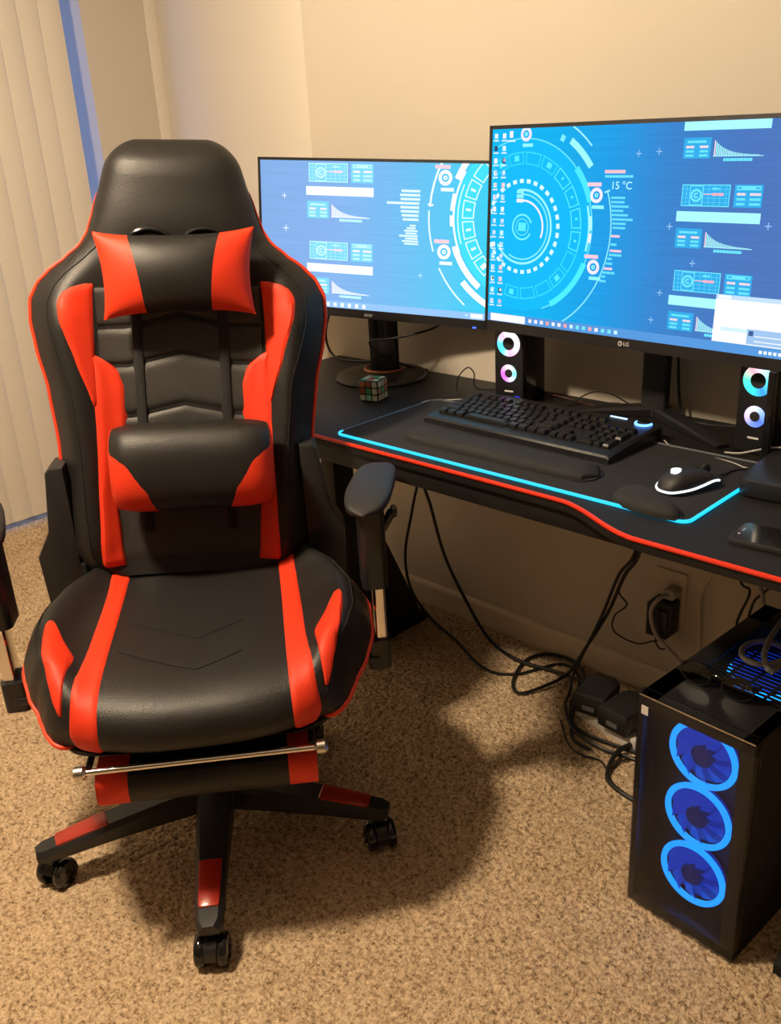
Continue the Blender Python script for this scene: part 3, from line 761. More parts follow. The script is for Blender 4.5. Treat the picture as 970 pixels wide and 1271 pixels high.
for k in range(32): h.arc(cx, cy, 8.9, 9.7, k*11.25, k*11.25+6.2, (.72, .97, 1.), 2, 2)
h.arc(cx, cy, 7.3, 7.75, -150, 100, (.35, .92, 1.), 2); h.arc(cx, cy, 6.5, 6.8, -120, 95, (.25, .85, 1.), 2); h.arc(cx, cy, 5.2, 5.6, -22, 92, (1., .88, .95), 3)
for i, y in enumerate((6.9, 6.0, 5.1)): h.rect(cx-1.7, cy+y-.1, cx+.1, cy+y+.6, (.3, .9, 1.) if i < 2 else (1., .9, .95), 3)
h.arc(cx, cy, 2.35, 2.7, 20, 330, (.2, .9, 1.), 2); h.arc(cx, cy, 1.6, 1.75, 0, 360, (.2, .9, 1.), 2); h.rect(cx-1, cy-.8, cx+1, cy+.9, (.12, .85, 1.), 3)
h.arc(cx, cy, 17.0, 18.3, 18, 42, (.08, .80, 1.), 2); h.arc(cx, cy, 16.9, 18.1, -62, -22, (.08, .85, 1.), 2); h.arc(cx, cy, 16.7, 17.2, -14, 16, (.3, .9, 1.), 3); h.arc(cx, cy, 17.0, 17.6, -8, -2, (1., .85, .92), 4); h.arc(cx, cy, 17.0, 17.6, 0, 9, (.5, .95, 1.), 4)
h.arc(cx, cy, 19.8, 21.1, 36, 56, (.35, .92, 1.), 2); h.arc(cx, cy, 22.7, 23.0, 44, 70, (.4, .9, 1.), 2); h.arc(cx, cy, 21.9, 22.2, -60, 20, (.25, .8, 1.), 2); h.arc(cx, cy, 21.3, 22.6, 19.5, 20.3, (.4, .9, 1.), 2); h.arc(cx, cy, 19.2, 20.4, 60, 63, (.2, .85, 1.), 2)
h.gauge(-8.6, 7.9, 1.45); h.gauge(-8.3, -5.9, 1.45); h.gauge(-26.6, 19.6, 1.4)
h.rect(-7., 12.0, -2.4, 12.6, (1., .55, .62), 3); h.dash(-6.9, 11.2, 6.3, .45, CY, 3, .05)
for i, (y, wd) in enumerate(((7.3, 3.2), (6.5, 3.), (5.7, 3.9), (4.9, 2.6), (4.1, 3.6), (3.3, 4.6), (2.5, 3.), (1.7, 2.8))): h.dash(-5.2+i*.12, y, wd, .42, (.15, .75, 1.), 3, .03)
for (y, a, c) in ((.1, 2., 0), (-1.5, 1.4, 1), (-2.7, 2.6, 0), (-3.5, 2.9, 1), (-4.3, 1., 1), (-5.2, 1.5, 1), (-6.2, 1.9, 0), (-7.0, 2.8, 1), (-7.8, 1., 1), (-8.7, 1.5, 1)): h.dash(-4.6-max(0, -y-3)*.35, y, a, .45, (1., .6, .7) if c == 0 else (.15, .75, 1.), 3, .03)
for k, y in enumerate((21.0, 5.4, -9.9)):
    h.module(9.2, y, 1., C1, True, k > 0, BAR)
for (x, y) in ((8.0, 2.6), (27., 3.3), (13.4, -3.8), (7.2, -9.7), (5.8, -15.), (4.5, 15.8), (.2, 15.5)): h.cross(x, y, .6, (.30, .55, .9))
# desktop icons, task bar, open window
ico = [(.9, .9, .95), (.6, .9, 1.), (.95, .85, .8), (.03, .08, .2), (.9, .5, .55), (.8, .95, .9), (.35, .6, .9)]
rr = random.Random(4)
for i in range(15):
    for x in (-34.5, -32.3):
        y = 19.4-i*2.45; c = rr.choice(ico); h.rect(x-.45, y-.5, x+.45, y+.5, c, 5); h.arc(x+.15, y+.1, .1, .35, 0, 360, rr.choice(ico), 6, 6); h.dash(x-.7, y-1.05, 1.4, .28, (.8, .92, 1.), 5, .05)
h.rect(-30.9, 19.0, -30., 20.3, (.9, .9, .95), 5); h.dash(-31.4, 18.2, 2., .35, (.8, .92, 1.), 5)
h.rect(-35.5, -19.3, 35.5, -17.5, (.10, .32, .72), 4); h.rect(-34.7, -19.2, -25., -17.6, (.95, .97, 1.), 5)
for i in range(15): h.rect(-24.+i*1.55, -18.75, -23.2+i*1.55, -18.0, rr.choice(ico[:3]+[(.2, .8, .9), (.9, .4, .4), (.9, .9, .95)]), 5)
h.rect(18.9, -17.5, 33.5, -8.9, (.96, .98, 1.), 6); h.rect(18.9, -9.7, 33.5, -8.9, (.55, .75, .95), 7); h.rect(19.4, -9.6, 21.8, -9.0, (.9, .95, 1.), 8)
h.rect(20.4, -15.4, 25.8, -14.7, (.65, .88, .95), 7); h.rect(25.6, -17.3, 33.5, -14.6, (.36, .56, .85), 8); h.rect(25.9, -15.8, 26.8, -14.9, (.05, .12, .3), 9); h.rect(27.0, -15.9, 33.4, -15.7, (.85, .93, 1.), 9); h.rect(27.0, -16.8, 33.4, -16.6, (.85, .93, 1.), 9)
for i in range(6): h.rect(28.2+i*.9, -18.8, 28.8+i*.9, -18.2, (.9, .95, 1.), 5)
root, mw = monitor_root('monitor', (.703, -.202, 1.139), -.022, .054, -.008); root.matrix_world = mw
tag(root, 'larger right-hand monitor with a V-shaped stand showing a blue interface', 'monitor')
SCR = 1.12
m_lg = screen_mat('wide_screen_wallpaper', [(0., (.01, .52, .98)), (.22, (.01, .47, .92)), (.42, (.02, .36, .84)), (.60, (.05, .25, .66)), (.8, (.08, .20, .55)), (1., (.09, .20, .54))], SCR, .71)
build_panel(root, .727, .43, .0075, .0075, .022, m_lg, hud_mat(SCR*.95), h.p)
M['screen_text'] = emit('screen_text_glow', (.45, .95, 1.), SCR)
text_mesh('temperature_text', '15 \u00b0C', .020, M['screen_text'], root, Matrix.Translation((-.030, -.0022, .097)) @ Matrix.Rotation(pi/2, 4, 'X'), .00005)
Tlogo = Matrix.Translation((.008, -.0025, -.2045)) @ Matrix.Rotation(pi/2, 4, 'X')
M['logo'] = mat('silver_print', (.75, .75, .75), .4)
text_mesh('logo', 'LG', .011, M['logo'], root, Tlogo)
bm = nb(); torus(bm, (-.006, -.0026, -.2045), .0042, .0009, 'Y', 20, 6); box(bm, (-.0055, -.0026, -.2045), (.001, .0008, .004)); obj('logo_ring', bm, M['logo'], root)
# stand: neck + two splayed feet, in world space then parented
def wchild(name, bm, m, parent, **k):
    inv = mw_inv[parent.name]
    bmesh.ops.transform(bm, matrix=inv, verts=bm.verts[:]); return obj(name, bm, m, parent, **k)
mw_inv = {root.name: mw.inverted()}
bm = nb(); rings = [[Vector((.690+x, -.050+y+dy, z)) for x, y in rrect(.060, .024, .006, 3)] for z, dy in ((.742, .0), (.76, .0), (1.10, .006), (1.16, .004))]
ring_loft(bm, rings); box(bm, (.693, -.10, 1.13), (.10, .12, .10), .008); wchild('stand_neck', bm, M['matte'], root)
for sx in (-1, 1):
    p0 = Vector((.690, -.035, .742)); p1 = Vector((.690+sx*.25, -.19, .742)); d = (p1-p0).normalized(); n_ = Vector((-d.y, d.x, 0))
    rings = []
    for t, hw, zt in ((-.02, .022, .022), (.10, .021, .018), (.20, .017, .010), (.258, .014, .006)):
        c = p0+d*t; rings.append([c-n_*hw, c+n_*hw, c+n_*hw+Vector((0, 0, zt*.7)), c+n_*(hw-.005)+Vector((0, 0, zt)), c-n_*(hw-.005)+Vector((0, 0, zt)), c-n_*hw+Vector((0, 0, zt*.7))])
    wchild('stand_foot', ring_loft(b := nb(), rings) and b, M['plastic'], root, angle=30)

# left smaller monitor
Wa, Ha = .65, .39
h = HUD((-31.8, -17.3, 31.8, 18.8)); CA = (.55, .97, 1.); C2 = (CA, (1., .70, .75), (1., .86, .86), (.22, .68, .93)); WB = (.95, 1., 1.)
for k, y in enumerate((12.7, -6.3)):
    h.module(-18.2, y, 1.185, C2, True, True, WB)
h.cross(-24.7, 10.2, .7, (.75, .90, 1.)); h.cross(-24.4, 2.2, .8, (.75, .90, 1.)); h.cross(14.2, -7.6, .6, (.55, .85, 1.))
cx, cy = 42.6, 7.0
for (x, y, r) in ((20.0, 15.5, 1.75), (20.3, -1.6, 1.75)): h.gauge(x, y, r, hot=(1., .97, 1.), txt=(.85, 1., 1.))
h.arc(cx, cy, 26.2, 26.7, 152, 176, (.85, 1., 1.), 2); h.arc(cx, cy, 25.6, 27., 174.5, 175.6, (.85, 1., 1.), 2); h.arc(cx, cy, 26.4, 26.8, 178, 199, (.8, 1., 1.), 2); h.arc(cx, cy, 26.4, 26.8, 208, 232, (.8, 1., 1.), 2)
h.arc(cx, cy, 15.0, 19.7, 120, 250, (.06, .72, .98), 0); h.arc(cx, cy, 20.4, 21.9, 130, 157, (.95, 1., 1.), 3); h.arc(cx, cy, 20.1, 21.6, 200, 232, (.95, 1., 1.), 3); h.arc(cx, cy, 19.9, 20.4, 150, 205, (.85, 1., 1.), 2); h.arc(cx, cy, 20.0, 21.1, 166, 177, (.97, 1., 1.), 4); h.arc(cx, cy, 20.0, 21.1, 180, 187, (.97, 1., 1.), 4)
h.arc(cx, cy, 18.9, 19.2, 158, 200, (.7, 1., 1.), 2); h.arc(cx, cy, 22.3, 23.8, 222, 248, (.95, 1., 1.), 3)
for k in range(6): h.boxarc(cx, cy, 14.9, 18.0, 136+k*16, 136+k*16+14, (.75, 1., 1.), .28, 2); 
for k in (1, 2, 3, 4): h.arc(cx, cy, 15.8, 17.1, 142+k*16, 144+k*16, (.75, 1., 1.), 2)
h.arc(cx, cy, 15.6, 17.2, 222, 226, (.8, 1., 1.), 2)
for i, (wd, x1) in enumerate(((5.0, 13.6), (5.4, 13.6), (5.2, 13.6), (8.7, 13.4), (5., 13.4), (4.9, 13.4), (4.5, 13.3), (4.2, 13.3))):
    h.rect(x1-wd, 12.0-i*.95, x1, 12.55-i*.95, (.75, .98, 1.), 3)
for i, (wd, x1) in enumerate(((1.6, 12.6), (2.4, 12.6), (3.6, 13.1), (3., 12.9), (5.0, 13.2), (3.4, 13.2), (4.4, 13.4), (3.8, 13.4))):
    h.rect(x1-wd, 4.0-i*.62, x1, 4.42-i*.62, (.75, .98, 1.), 3)
h.rect(-31.8, -17.3, 31.8, -15.6, (.30, .55, .92), 4)
for i in range(12): h.rect(-25.+i*2.1, -17., -24.1+i*2.1, -16.0, (.95, .97, 1.), 5)
h.rect(28.0, -17.0, 31.2, -15.9, (.9, .97, 1.), 5); h.rect(26.6, -16.5, 27.3, -16.2, (.7, .97, 1.), 5)
root2, mw2 = monitor_root('monitor', (-.062, -.168, 1.103), .338, .06, -.051); root2.matrix_world = mw2
tag(root2, 'smaller left-hand monitor with a round base showing a pale blue interface', 'monitor')
m_ac = screen_mat('pale_screen_wallpaper', [(0., (.26, .46, .86)), (.35, (.27, .50, .92)), (.6, (.20, .55, .95)), (.8, (.13, .62, .97)), (1., (.05, .68, .98))], SCR, .64)
build_panel(root2, Wa, Ha, .007, .007, .022, m_ac, hud_mat(SCR), h.p)
Tl = Matrix.Translation((.0, -.0025, -.1845)) @ Matrix.Rotation(pi/2, 4, 'X'); text_mesh('logo', 'acer', .014, M['logo'], root2, Tl)
obj('power_led', bx((.292, -.0025, -.1925), (.009, .002, .003)), M['blue_led'], root2)
mw_inv[root2.name] = mw2.inverted()
BC = Vector((-.088, -.128, DT))
wchild('stand_base', lathe(nb(), [(.122, .0005), (.124, .004), (.120, .011), (.10, .014), (.06, .017)], 56, c=BC), M['plastic'], root2)
wchild('copper_ring', torus(nb(), BC+Vector((-.015, .03, .0175)), .055, .0035, 'Z', 48, 8), mat('copper_trim', (.45, .17, .09), .35, metal=.8), root2)
nd = Vector((cos(.338), sin(.338), 0)); nk = Vector((-sin(.338), cos(.338), 0)); NC = BC+Vector((-.015, .03, 0))
bm = nb()
Mn = Matrix((nd, nk, Vector((0, 0, 1)))).transposed().to_4x4(); Mn.translation = NC
box(bm, (-.022, 0, .20), (.026, .03, .37), .004, mtx=Mn); box(bm, (.024, 0, .20), (.030, .03, .37), .004, mtx=Mn); box(bm, (0, 0, .085), (.078, .026, .14), .004, mtx=Mn); box(bm, (0, -.022, .365), (.10, .036, .09), .005, mtx=Mn)
wchild('stand_neck', bm, M['matte'], root2)

# ------------------------------------------------------------------ things on the desk
Z = DT
# lit mouse pad
pad = empty('mouse_pad', (.615, -.39, Z)); tag(pad, 'wide black desk pad with a cyan lit rim under the keyboard', 'mouse pad')
PW, PH = .842, .334
obj('pad_cloth', prism(nb(), rrect(PW, PH, .018), .0, .004, None, .0008), M['padcloth'], pad, angle=30)
def rim(pts, m, nm): return obj(nm, tube(nb(), [(x, y, .0035) for x, y in pts], .0032, 8), m, pad)
L_ = [(-PW/2, -PH/2+.02)]; 
for k in range(7): a = pi+k*pi/12; L_.append((-PW/2+.018+.018*cos(a), -PH/2+.018+.018*sin(a)))
for k in range(7): a = 3*pi/2+k*pi/12; L_.append((PW/2-.018+.018*cos(a), -PH/2+.018+.018*sin(a)))
L_ += [(PW/2, -.05), (PW/2, .06)]
rim(L_, M['glow_cyan'], 'lit_rim')['label'] = 'glowing cyan tube along the front and right'
rim([(PW/2, .06), (PW/2, PH/2-.018), (PW/2-.018, PH/2), (0, PH/2), (-PW/2+.018, PH/2), (-PW/2, PH/2-.018), (-PW/2, -PH/2+.02)], mat('clear_tube', (.10, .11, .13), .2), 'unlit_rim')
# small embroidered emblem near the left end of the pad
bm = nb(); torus(bm, (-.27, .055, .0042), .022, .0006, 'Z', 28, 4)
for k in range(5):
    a = 2*pi*k/5+.3; tube(bm, [(-.27+.006*cos(a), .055+.006*sin(a), .0042), (-.27+.02*cos(a+.5), .055+.02*sin(a+.5), .0042)], .0008, 4)
obj('emblem', bm, mat('grey_print', (.05, .05, .055), .8), pad)

# keyboard
kb = empty('keyboard', (.545, -.290, Z+.004), radians(-1.0)); tag(kb, 'black full-size keyboard with blue lit dial on the desk pad', 'keyboard')
KW, KD = .484, .196
bm = nb(); rings = []
for d, zt in ((-KD/2, .012), (-KD/2+.004, .016), (-KD/2+.022, .019), (KD/2-.02, .030), (KD/2, .030)):
    rings.append([Vector((-KW/2, d, .0)), Vector((KW/2, d, 0)), Vector((KW/2, d, zt-.004)), Vector((KW/2-.006, d, zt)), Vector((-KW/2+.006, d, zt)), Vector((-KW/2, d, zt-.004))])
ring_loft(bm, rings); obj('case', bm, M['plastic'], kb, angle=30)
KM = {}
def key(x, y, wu, du=1.):
    u, uy = .01985, .0222; kk = (round(wu, 2), du)
    if kk not in KM:
        w_, d_ = wu*u-.003, du*uy-.004
        bm = nb(); ring_loft(bm, [[Vector((a*k, b*k, z)) for a, b in rrect(w_, d_, .002, 1)] for z, k in ((0, 1.), (.0045, .96), (.0085, .80))]); o = obj('key', bm, M['key'], kb, smooth=False); KM[kk] = o.data
    else: o = link(bpy.data.objects.new('key', KM[kk]), kb)
    cx_ = -KW/2+.017+(x+wu/2)*u; cy_ = -KD/2+.026+(y+du/2)*uy
    o.location = (cx_, cy_, .0195+.0605*(cy_+KD/2-.022)); o.rotation_euler = (radians(3.5), 0, 0)
rows = [[1.25, 1.25, 1.25, 6.25, 1.25, 1.25, 1.25, 1.25], [2.25]+[1]*10+[2.75], [1.75]+[1]*11+[2.25], [1.5]+[1]*12+[1.5], [1]*13+[2]]
for r_, row in enumerate(rows):
    x = 0
    for wu in row: key(x, r_, wu); x += wu
x = 0
for g in ((1,), (1, 1, 1, 1), (1, 1, 1, 1), (1, 1, 1, 1)):
    for wu in g: key(x, 5.35, wu); x += wu
    x += .62
for r_ in (3, 4):
    for k in range(3): key(15.35+k, r_, 1)
for k in range(3): key(15.35+k, 0, 1); key(15.35+k, 5.35, 1)
key(16.35, 1, 1)
for r_ in (1, 2, 3, 4):
    for k in range(3): key(18.7+k, r_, 1)
key(18.7, 0, 2); key(20.7, 0, 1); key(21.7, 0, 1, 2); key(21.7, 2, 1, 2); key(21.7, 4, 1)
dcx, dcy = KW/2-.034, KD/2-.010
bm = nb(); torus(bm, (dcx, dcy-.004, .0315), .0165, .0026, 'Z', 30, 8, pi*.95, pi*2.05); obj('lit_dial', bm, emit('blue_dial_led', (.10, .32, 1.0), 4), kb)
bm = nb(); lathe(bm, [(.014, .026), (.014, .034), (.011, .037)], 24, c=(dcx, dcy-.004, 0)); obj('dial', bm, M['gloss'], kb)
obj('lit_bar', bx((KW/2-.098, KD/2-.006, .0308), (.040, .003, .002)), M['ice_led'], kb)
obj('rear_foot', bx((KW/2-.02, KD/2+.002, .006), (.03, .012, .012), .002), M['plastic'], kb)

# long wrist rest
def soft_bar(w_, d_, h_, n=28, k=12):
    bm = nb(); rings = []
    for i in range(n+1):
        t = -1+2*i/n; x = w_/2*t; q = max(0., (abs(t)-(1-d_/w_))/(d_/w_)); e = sqrt(max(.003, 1-q*q)); ring = []
        for j in range(k+1):
            a = pi*j/k; ring.append(Vector((x, d_/2*e*cos(a), .003+h_*(e**.5)*sin(a)**.7)))
        ring += [Vector((x, -d_/2*e, 0)), Vector((x, d_/2*e, 0))]
        rings.append(ring)
    ring_loft(bm, rings); return bm
wr = empty('wrist_rest', (.573, -.468, Z+.004), radians(.8)); tag(wr, 'long black cushioned wrist rest in front of the keyboard', 'wrist rest')
obj('cushion', soft_bar(.475, .075, .018), M['restcloth'], wr)
obj('rubber_base', prism(nb(), rrect(.478, .078, .034, 8), 0, .003), M['rubber'], wr)
# small mouse wrist rest
mr = empty('mouse_wrist_rest', (.950, -.525, Z+.004), radians(-22)); tag(mr, 'small kidney-shaped black wrist rest beside the mouse', 'wrist rest')
out = []
for k in range(36):
    a = 2*pi*k/36; x = .074*cos(a); y = .040*sin(a)*(1-.35*cos(a)) - .012*(1-(x/.074)**2)*(1 if sin(a) > 0 else 0)
    out.append((x, y))
bm = nb(); rings = []
for kz, z in ((1., 0), (1., .004), (.97, .009), (.88, .015), (.70, .019), (.40, .0205), (.1, .021)): rings.append([Vector((x*kz, y*kz, z)) for x, y in out])
ring_loft(bm, rings); obj('cushion', bm, M['restcloth'], mr); obj('rubber_base', prism(nb(), [(x*1.06, y*1.06) for x, y in out], 0, .003), M['rubber'], mr)

# mouse
ms = empty('computer_mouse', (.962, -.412, Z+.004), radians(-22)); tag(ms, 'black mouse with a glowing white stripe and emblem on the desk pad', 'mouse')
def mouse_pt(t, a):                      # t: -1 palm end .. 1 button end
    e = max(0, 1-abs(t)**3.2)**.5; hw = .033*e*(1-.10*bump01(t, -.6, .1, .3, .9)); hh = .037*(max(0, 1-((t+.25)/1.3)**2))**.6*max(.15, e)
    c, s_ = cos(a), sin(a); return Vector((hw*(abs(c)**.75)*(1 if c >= 0 else -1), .062*t, .002+hh*max(0, s_)**.75))
bm = nb(); rings = []
for i in range(25):
    t = -1+2*i/24; rings.append([mouse_pt(t, pi*j/16) for j in range(17)]+[Vector((mouse_pt(t, pi).x, .062*t, 0)), Vector((mouse_pt(t, 0).x, .062*t, 0))])
ring_loft(bm, rings); obj('shell', bm, M['matte'], ms, angle=60)
pts = [mouse_pt(t, a) for t, a in [(.78, .50), (.6, .42), (.4, .30), (.1, .17), (-.3, .12), (-.65, .13), (-.9, .16)]] + [Vector((0, -.0625, .006))] + [mouse_pt(t, pi-a) for t, a in [(-.9, .16), (-.65, .13), (-.3, .12), (.1, .17), (.4, .30)]]
pts = [p+Vector((.001 if p.x > 0 else -.001, 0, .001)) for p in pts]
obj('light_stripe', tube(nb(), pts, .0022, 8, 5), M['white_led'], ms)
bm = nb(); pl = []
for k in range(16):
    a = 2*pi*k/16; pl.append(bm.verts.new((.008*cos(a), -.030+.010*sin(a), .0405)))
bm.faces.new(pl); rr_ = bmesh.ops.extrude_face_region(bm, geom=bm.faces[:]); [setattr(v, 'co', v.co-Vector((0, 0, .006))) for v in rr_['geom'] if isinstance(v, bmesh.types.BMVert)]
obj('lit_emblem', bm, M['white_led'], ms)
bm = nb(); lathe(bm, [(.008, -.0035), (.010, -.002), (.010, .002), (.008, .0035)], 20, c=(0, .036, .028), axis='X'); obj('scroll_wheel', bm, M['rubber'], ms)
obj('button_gap', tube(nb(), [mouse_pt(t, pi/2)+Vector((0, 0, .0003)) for t in (.15, .3, .5, .7, .9)], .0007, 5), M['thread'], ms)

# puzzle cube
pc = empty('puzzle_cube', (.055, -.300, Z), radians(18)); tag(pc, 'small scrambled colour puzzle cube before the round monitor base', 'puzzle cube')
obj('cube_body', bx((0, 0, .027), (.052, .052, .052), .003), M['plastic'], pc)
stick = {'w': (.55, .60, .50), 'g': (.06, .38, .16), 'r': (.36, .10, .06), 'o': (.45, .20, .10), 'm': (.25, .62, .48), 'p': (.50, .42, .34), 'b': (.03, .05, .09)}
SM = {k: mat('sticker_'+k, v, .45) for k, v in stick.items()}
F1 = 'wmwrgworw'; F2 = 'ppwogrwpo'; F3 = 'gowwrgpgw'; SMe = {}
def sticker(c, loc, rot):
    bmx = prism(nb(), rrect(.0135, .0135, .002, 2), 0, .0006); o = obj('sticker', bmx, SM[c], pc, smooth=False, loc=loc, rot=rot)
for i in range(3):
    for j in range(3):
        a, b = (i-1)*.0168, (j-1)*.0168
        sticker(F1[i+3*j], (a, -.0261, .027+b), (pi/2, 0, 0)); sticker(F2[i+3*j], (.0261, a, .027+b), (pi/2, 0, pi/2)); sticker(F2[8-i-3*j], (-.0261, -a, .027+b), (pi/2, 0, -pi/2)); sticker(F3[i+3*j], (a, b, .0531), (0, 0, 0))

# speakers
def rgb_ring_mat(name, cols, strength):
    m = bpy.data.materials.new(name); m.use_nodes = True; nt = m.node_tree; nt.nodes.clear(); L = nt.links.new
    o = nt.nodes.new('ShaderNodeOutputMaterial'); e = nt.nodes.new('ShaderNodeEmission'); e.inputs['Strength'].default_value = strength
    tc = nt.nodes.new('ShaderNodeTexCoord'); sp = nt.nodes.new('ShaderNodeSeparateXYZ'); L(tc.outputs['Object'], sp.inputs[0])
    at = nt.nodes.new('ShaderNodeMath'); at.operation = 'ARCTAN2'; L(sp.outputs['Z'], at.inputs[0]); L(sp.outputs['X'], at.inputs[1])
    mr_ = nt.nodes.new('ShaderNodeMapRange'); mr_.inputs['From Min'].default_value = -pi; mr_.inputs['From Max'].default_value = pi; L(at.outputs[0], mr_.inputs['Value'])
    cr = nt.nodes.new('ShaderNodeValToRGB'); els = cr.color_ramp.elements
    els[0].position = 0; els[0].color = (*cols[0], 1); els[1].position = 1; els[1].color = (*cols[0], 1)
    for k in range(1, len(cols)): x_ = els.new(k/len(cols)); x_.color = (*cols[k], 1)
    L(mr_.outputs[0], cr.inputs['Fac']); L(cr.outputs[0], e.inputs['Color']); L(e.outputs[0], o.inputs[0]); return m
RA = rgb_ring_mat('rainbow_led_ring', [(.10, .75, 1.), (.1, .9, .95), (1., .45, .95), (1., .75, 1.), (1., .9, 1.), (.9, .95, 1.), (1., .45, .55)], 1.5)
RB = rgb_ring_mat('magenta_led_ring', [(1., .15, .9), (.75, .2, 1.), (.8, .8, 1.), (.2, .95, .9), (.8, .95, 1.), (1., .6, .95)], 1.4)
RC = rgb_ring_mat('teal_led_ring', [(.10, .9, .6), (.05, .85, .85), (.05, .3, 1.), (.1, .8, 1.), (.6, .9, 1.), (1., .4, .5)], 1.4)
RD = rgb_ring_mat('violet_led_ring', [(.8, .6, 1.), (.2, .3, 1.), (.1, .2, 1.), (.3, .5, 1.), (.9, .85, 1.)], 1.4)
def speaker(loc, rz, label, ra, rb, knob=True):
    sp = empty('desktop_speaker', loc, rz); tag(sp, label, 'speaker', 'pair of desktop speakers')
    w_, d_, h_ = .082, .105, .20
    Mx = Matrix(((1, 0, 0, 0), (0, 0, -1, 0), (0, 1, 0, 0), (0, 0, 0, 1)))
    bm = nb(); rings = [[Vector((x*k, y*k, z)) for x, y in rrect(w_, d_, .008, 3)] for z, k in ((0, .96), (.004, 1), (h_-.004, .98), (h_, .95))]; ring_loft(bm, rings); obj('cabinet', bm, M['gloss'], sp, angle=30)
    obj('front_plate', prism(nb(), rrect(w_-.008, h_-.012, .006, 3, 0, h_/2), .0, .003, Matrix.Translation((0, -d_/2+.001, 0)) @ Mx, .0008), M['plastic'], sp, angle=30)
    for (z, R_, r_, m) in ((.148, .0225, .0075, ra), (.078, .0155, .0055, rb)):
        bm = nb(); torus(bm, (0, 0, 0), R_, r_, 'Y', 36, 8); bmesh.ops.scale(bm, vec=(1, .45, 1), verts=bm.verts[:]); o = obj('light_ring', bm, m, sp, loc=(0, -d_/2-.0035, z))
        bm = nb(); lathe(bm, [(R_-r_, .0), (R_*.55, .004), (R_*.25, .002), (.001, -.001)], 28, axis='Y'); obj('cone', bm, M['rubber'], sp, loc=(0, -d_/2-.004, z))
    obj('brand_mark', bx((0, -d_/2-.0025, .035), (.022, .001, .0035)), M['logo'], sp)
    obj('volume_knob', lathe(nb(), [(.010, -.004), (.009, .006), (.003, .0075)], 20, c=(.022, -d_/2-.004, .016), axis='Y'), emit('blue_knob', (.02, .03, .9), .8) if knob else M['gloss'], sp)
    return sp
speaker((.362, -.105, Z), radians(8), 'black desktop speaker with rainbow light rings below the left edge of the larger monitor', RA, RB)
speaker((.972, -.122, Z), radians(-2), 'black desktop speaker with teal light ring at the right end of the desk', RC, RD, False)

# flat black box with an upright blade at the right end
rt = empty('flat_box', (1.162, -.288, Z), radians(4)); tag(rt, 'flat black box with an upright black fin at the right end of the desk', 'device')
obj('body', prism(nb(), rrect(.26, .19, .022, 5), .002, .034, None, .004), M['plastic'], rt, angle=30)
obj('upright_fin', prism(nb(), rrect(.016, .012, .004, 3), .012, .185, Matrix.Translation((-.136, .060, 0)), .002), M['gloss'], rt, angle=30)
obj('rubber_base', prism(nb(), rrect(.24, .17, .02, 4), 0, .003), M['rubber'], rt)
for k in range(4): obj('rib', bx((-.04+.035*k, -.02, .0345), (.003, .12, .002)), M['gloss'], rt)
# phone
ph = empty('smartphone', (1.190, -.540, Z), radians(4)); tag(ph, 'black smartphone in a case lying at the right end of the desk', 'phone')
obj('case', prism(nb(), rrect(.155, .078, .011, 5), 0, .0095, None, .002), M['rubber'], ph, angle=40)
obj('glass', prism(nb(), rrect(.147, .070, .008, 5), .0093, .0100), M['gloss'], ph, angle=30)
obj('speaker_slot', bx((-.066, .004, .0101), (.0025, .014, .0004)), M['satin'], ph); obj('camera_dot', lathe(nb(), [(.002, .0099), (.002, .0103)], 12, c=(-.067, -.014, 0)), M['logo'], ph)

# cables on the desk
zt = Z+.002
cable('black cable hanging at the left edge of the smaller monitor', [(-.34, -.05, .93), (-.385, -.05, .84), (-.392, -.05, .79), (-.372, -.05, .755), (-.32, -.055, zt+.002), (-.22, -.02, zt+.002)], .0035)
cable('black cable looping behind the smaller monitor neck', [(.09, -.06, .90), (.06, -.075, .878), (.01, -.115, .862), (-.04, -.150, .852), (-.085, -.160, .846), (-.095, -.155, .83), (-.07, -.13, .80), (-.05, -.06, .76), (-.02, -.015, zt+.002)], .003)
cable('thin black cable loop standing left of the rainbow speaker', [(.313, -.185, zt), (.268, -.172, zt), (.20, -.145, zt), (.205, -.15, .782), (.235, -.15, .812), (.252, -.145, .80), (.235, -.11, .75), (.30, -.035, zt), (.40, -.02, zt)], .0016)
cable('dark red cable along the wall behind the larger monitor', [(.41, -.06, zt+.01), (.46, -.04, zt), (.54, -.06, zt+.002), (.60, -.03, zt), (.66, -.02, zt+.01)], .002, mat('dark_red_jacket', (.06, .012, .008), .5))
cable('thin black cable arching behind the keyboard', [(.50, -.125, zt), (.495, -.09, zt+.004), (.525, -.05, zt+.028), (.57, -.04, zt+.03), (.62, -.03, zt+.008), (.66, -.02, zt)], .0018)
cable('black cable running right from the larger monitor stand', [(.725, -.03, .93), (.735, -.03, .80), (.75, -.03, zt+.005), (.80, -.05, zt), (.87, -.03, zt), (.93, -.02, zt+.01)], .003)
cable('pale thin cable between the keyboard and the flat box', [(.80, -.205, zt+.004), (.84, -.232, zt), (.90, -.235, zt), (.96, -.245, zt+.002), (1.0, -.262, zt+.003), (1.04, -.27, zt+.010)], .0014, M['greycable'])
cable('black mouse cable running to the flat box', [(.983, -.345, Z+.012), (.985, -.318, Z+.007), (.988, -.29, Z+.0065), (1.01, -.268, Z+.008), (1.05, -.25, Z+.012)], .0018)
cable('grey pad cable at the left end of the desk pad', [(.195, -.30, Z+.004), (.188, -.255, Z+.004), (.198, -.235, Z+.004), (.23, -.205, Z+.003), (.27, -.165, Z+.003)], .0016, M['greycable'])
cable('silver edged cable curving over the flat box', [(.93, -.205, Z+.006), (.97, -.225, Z+.018), (1.03, -.225, Z+.04), (1.09, -.21, Z+.045), (1.17, -.20, Z+.038)], .0018, M['greycable'])

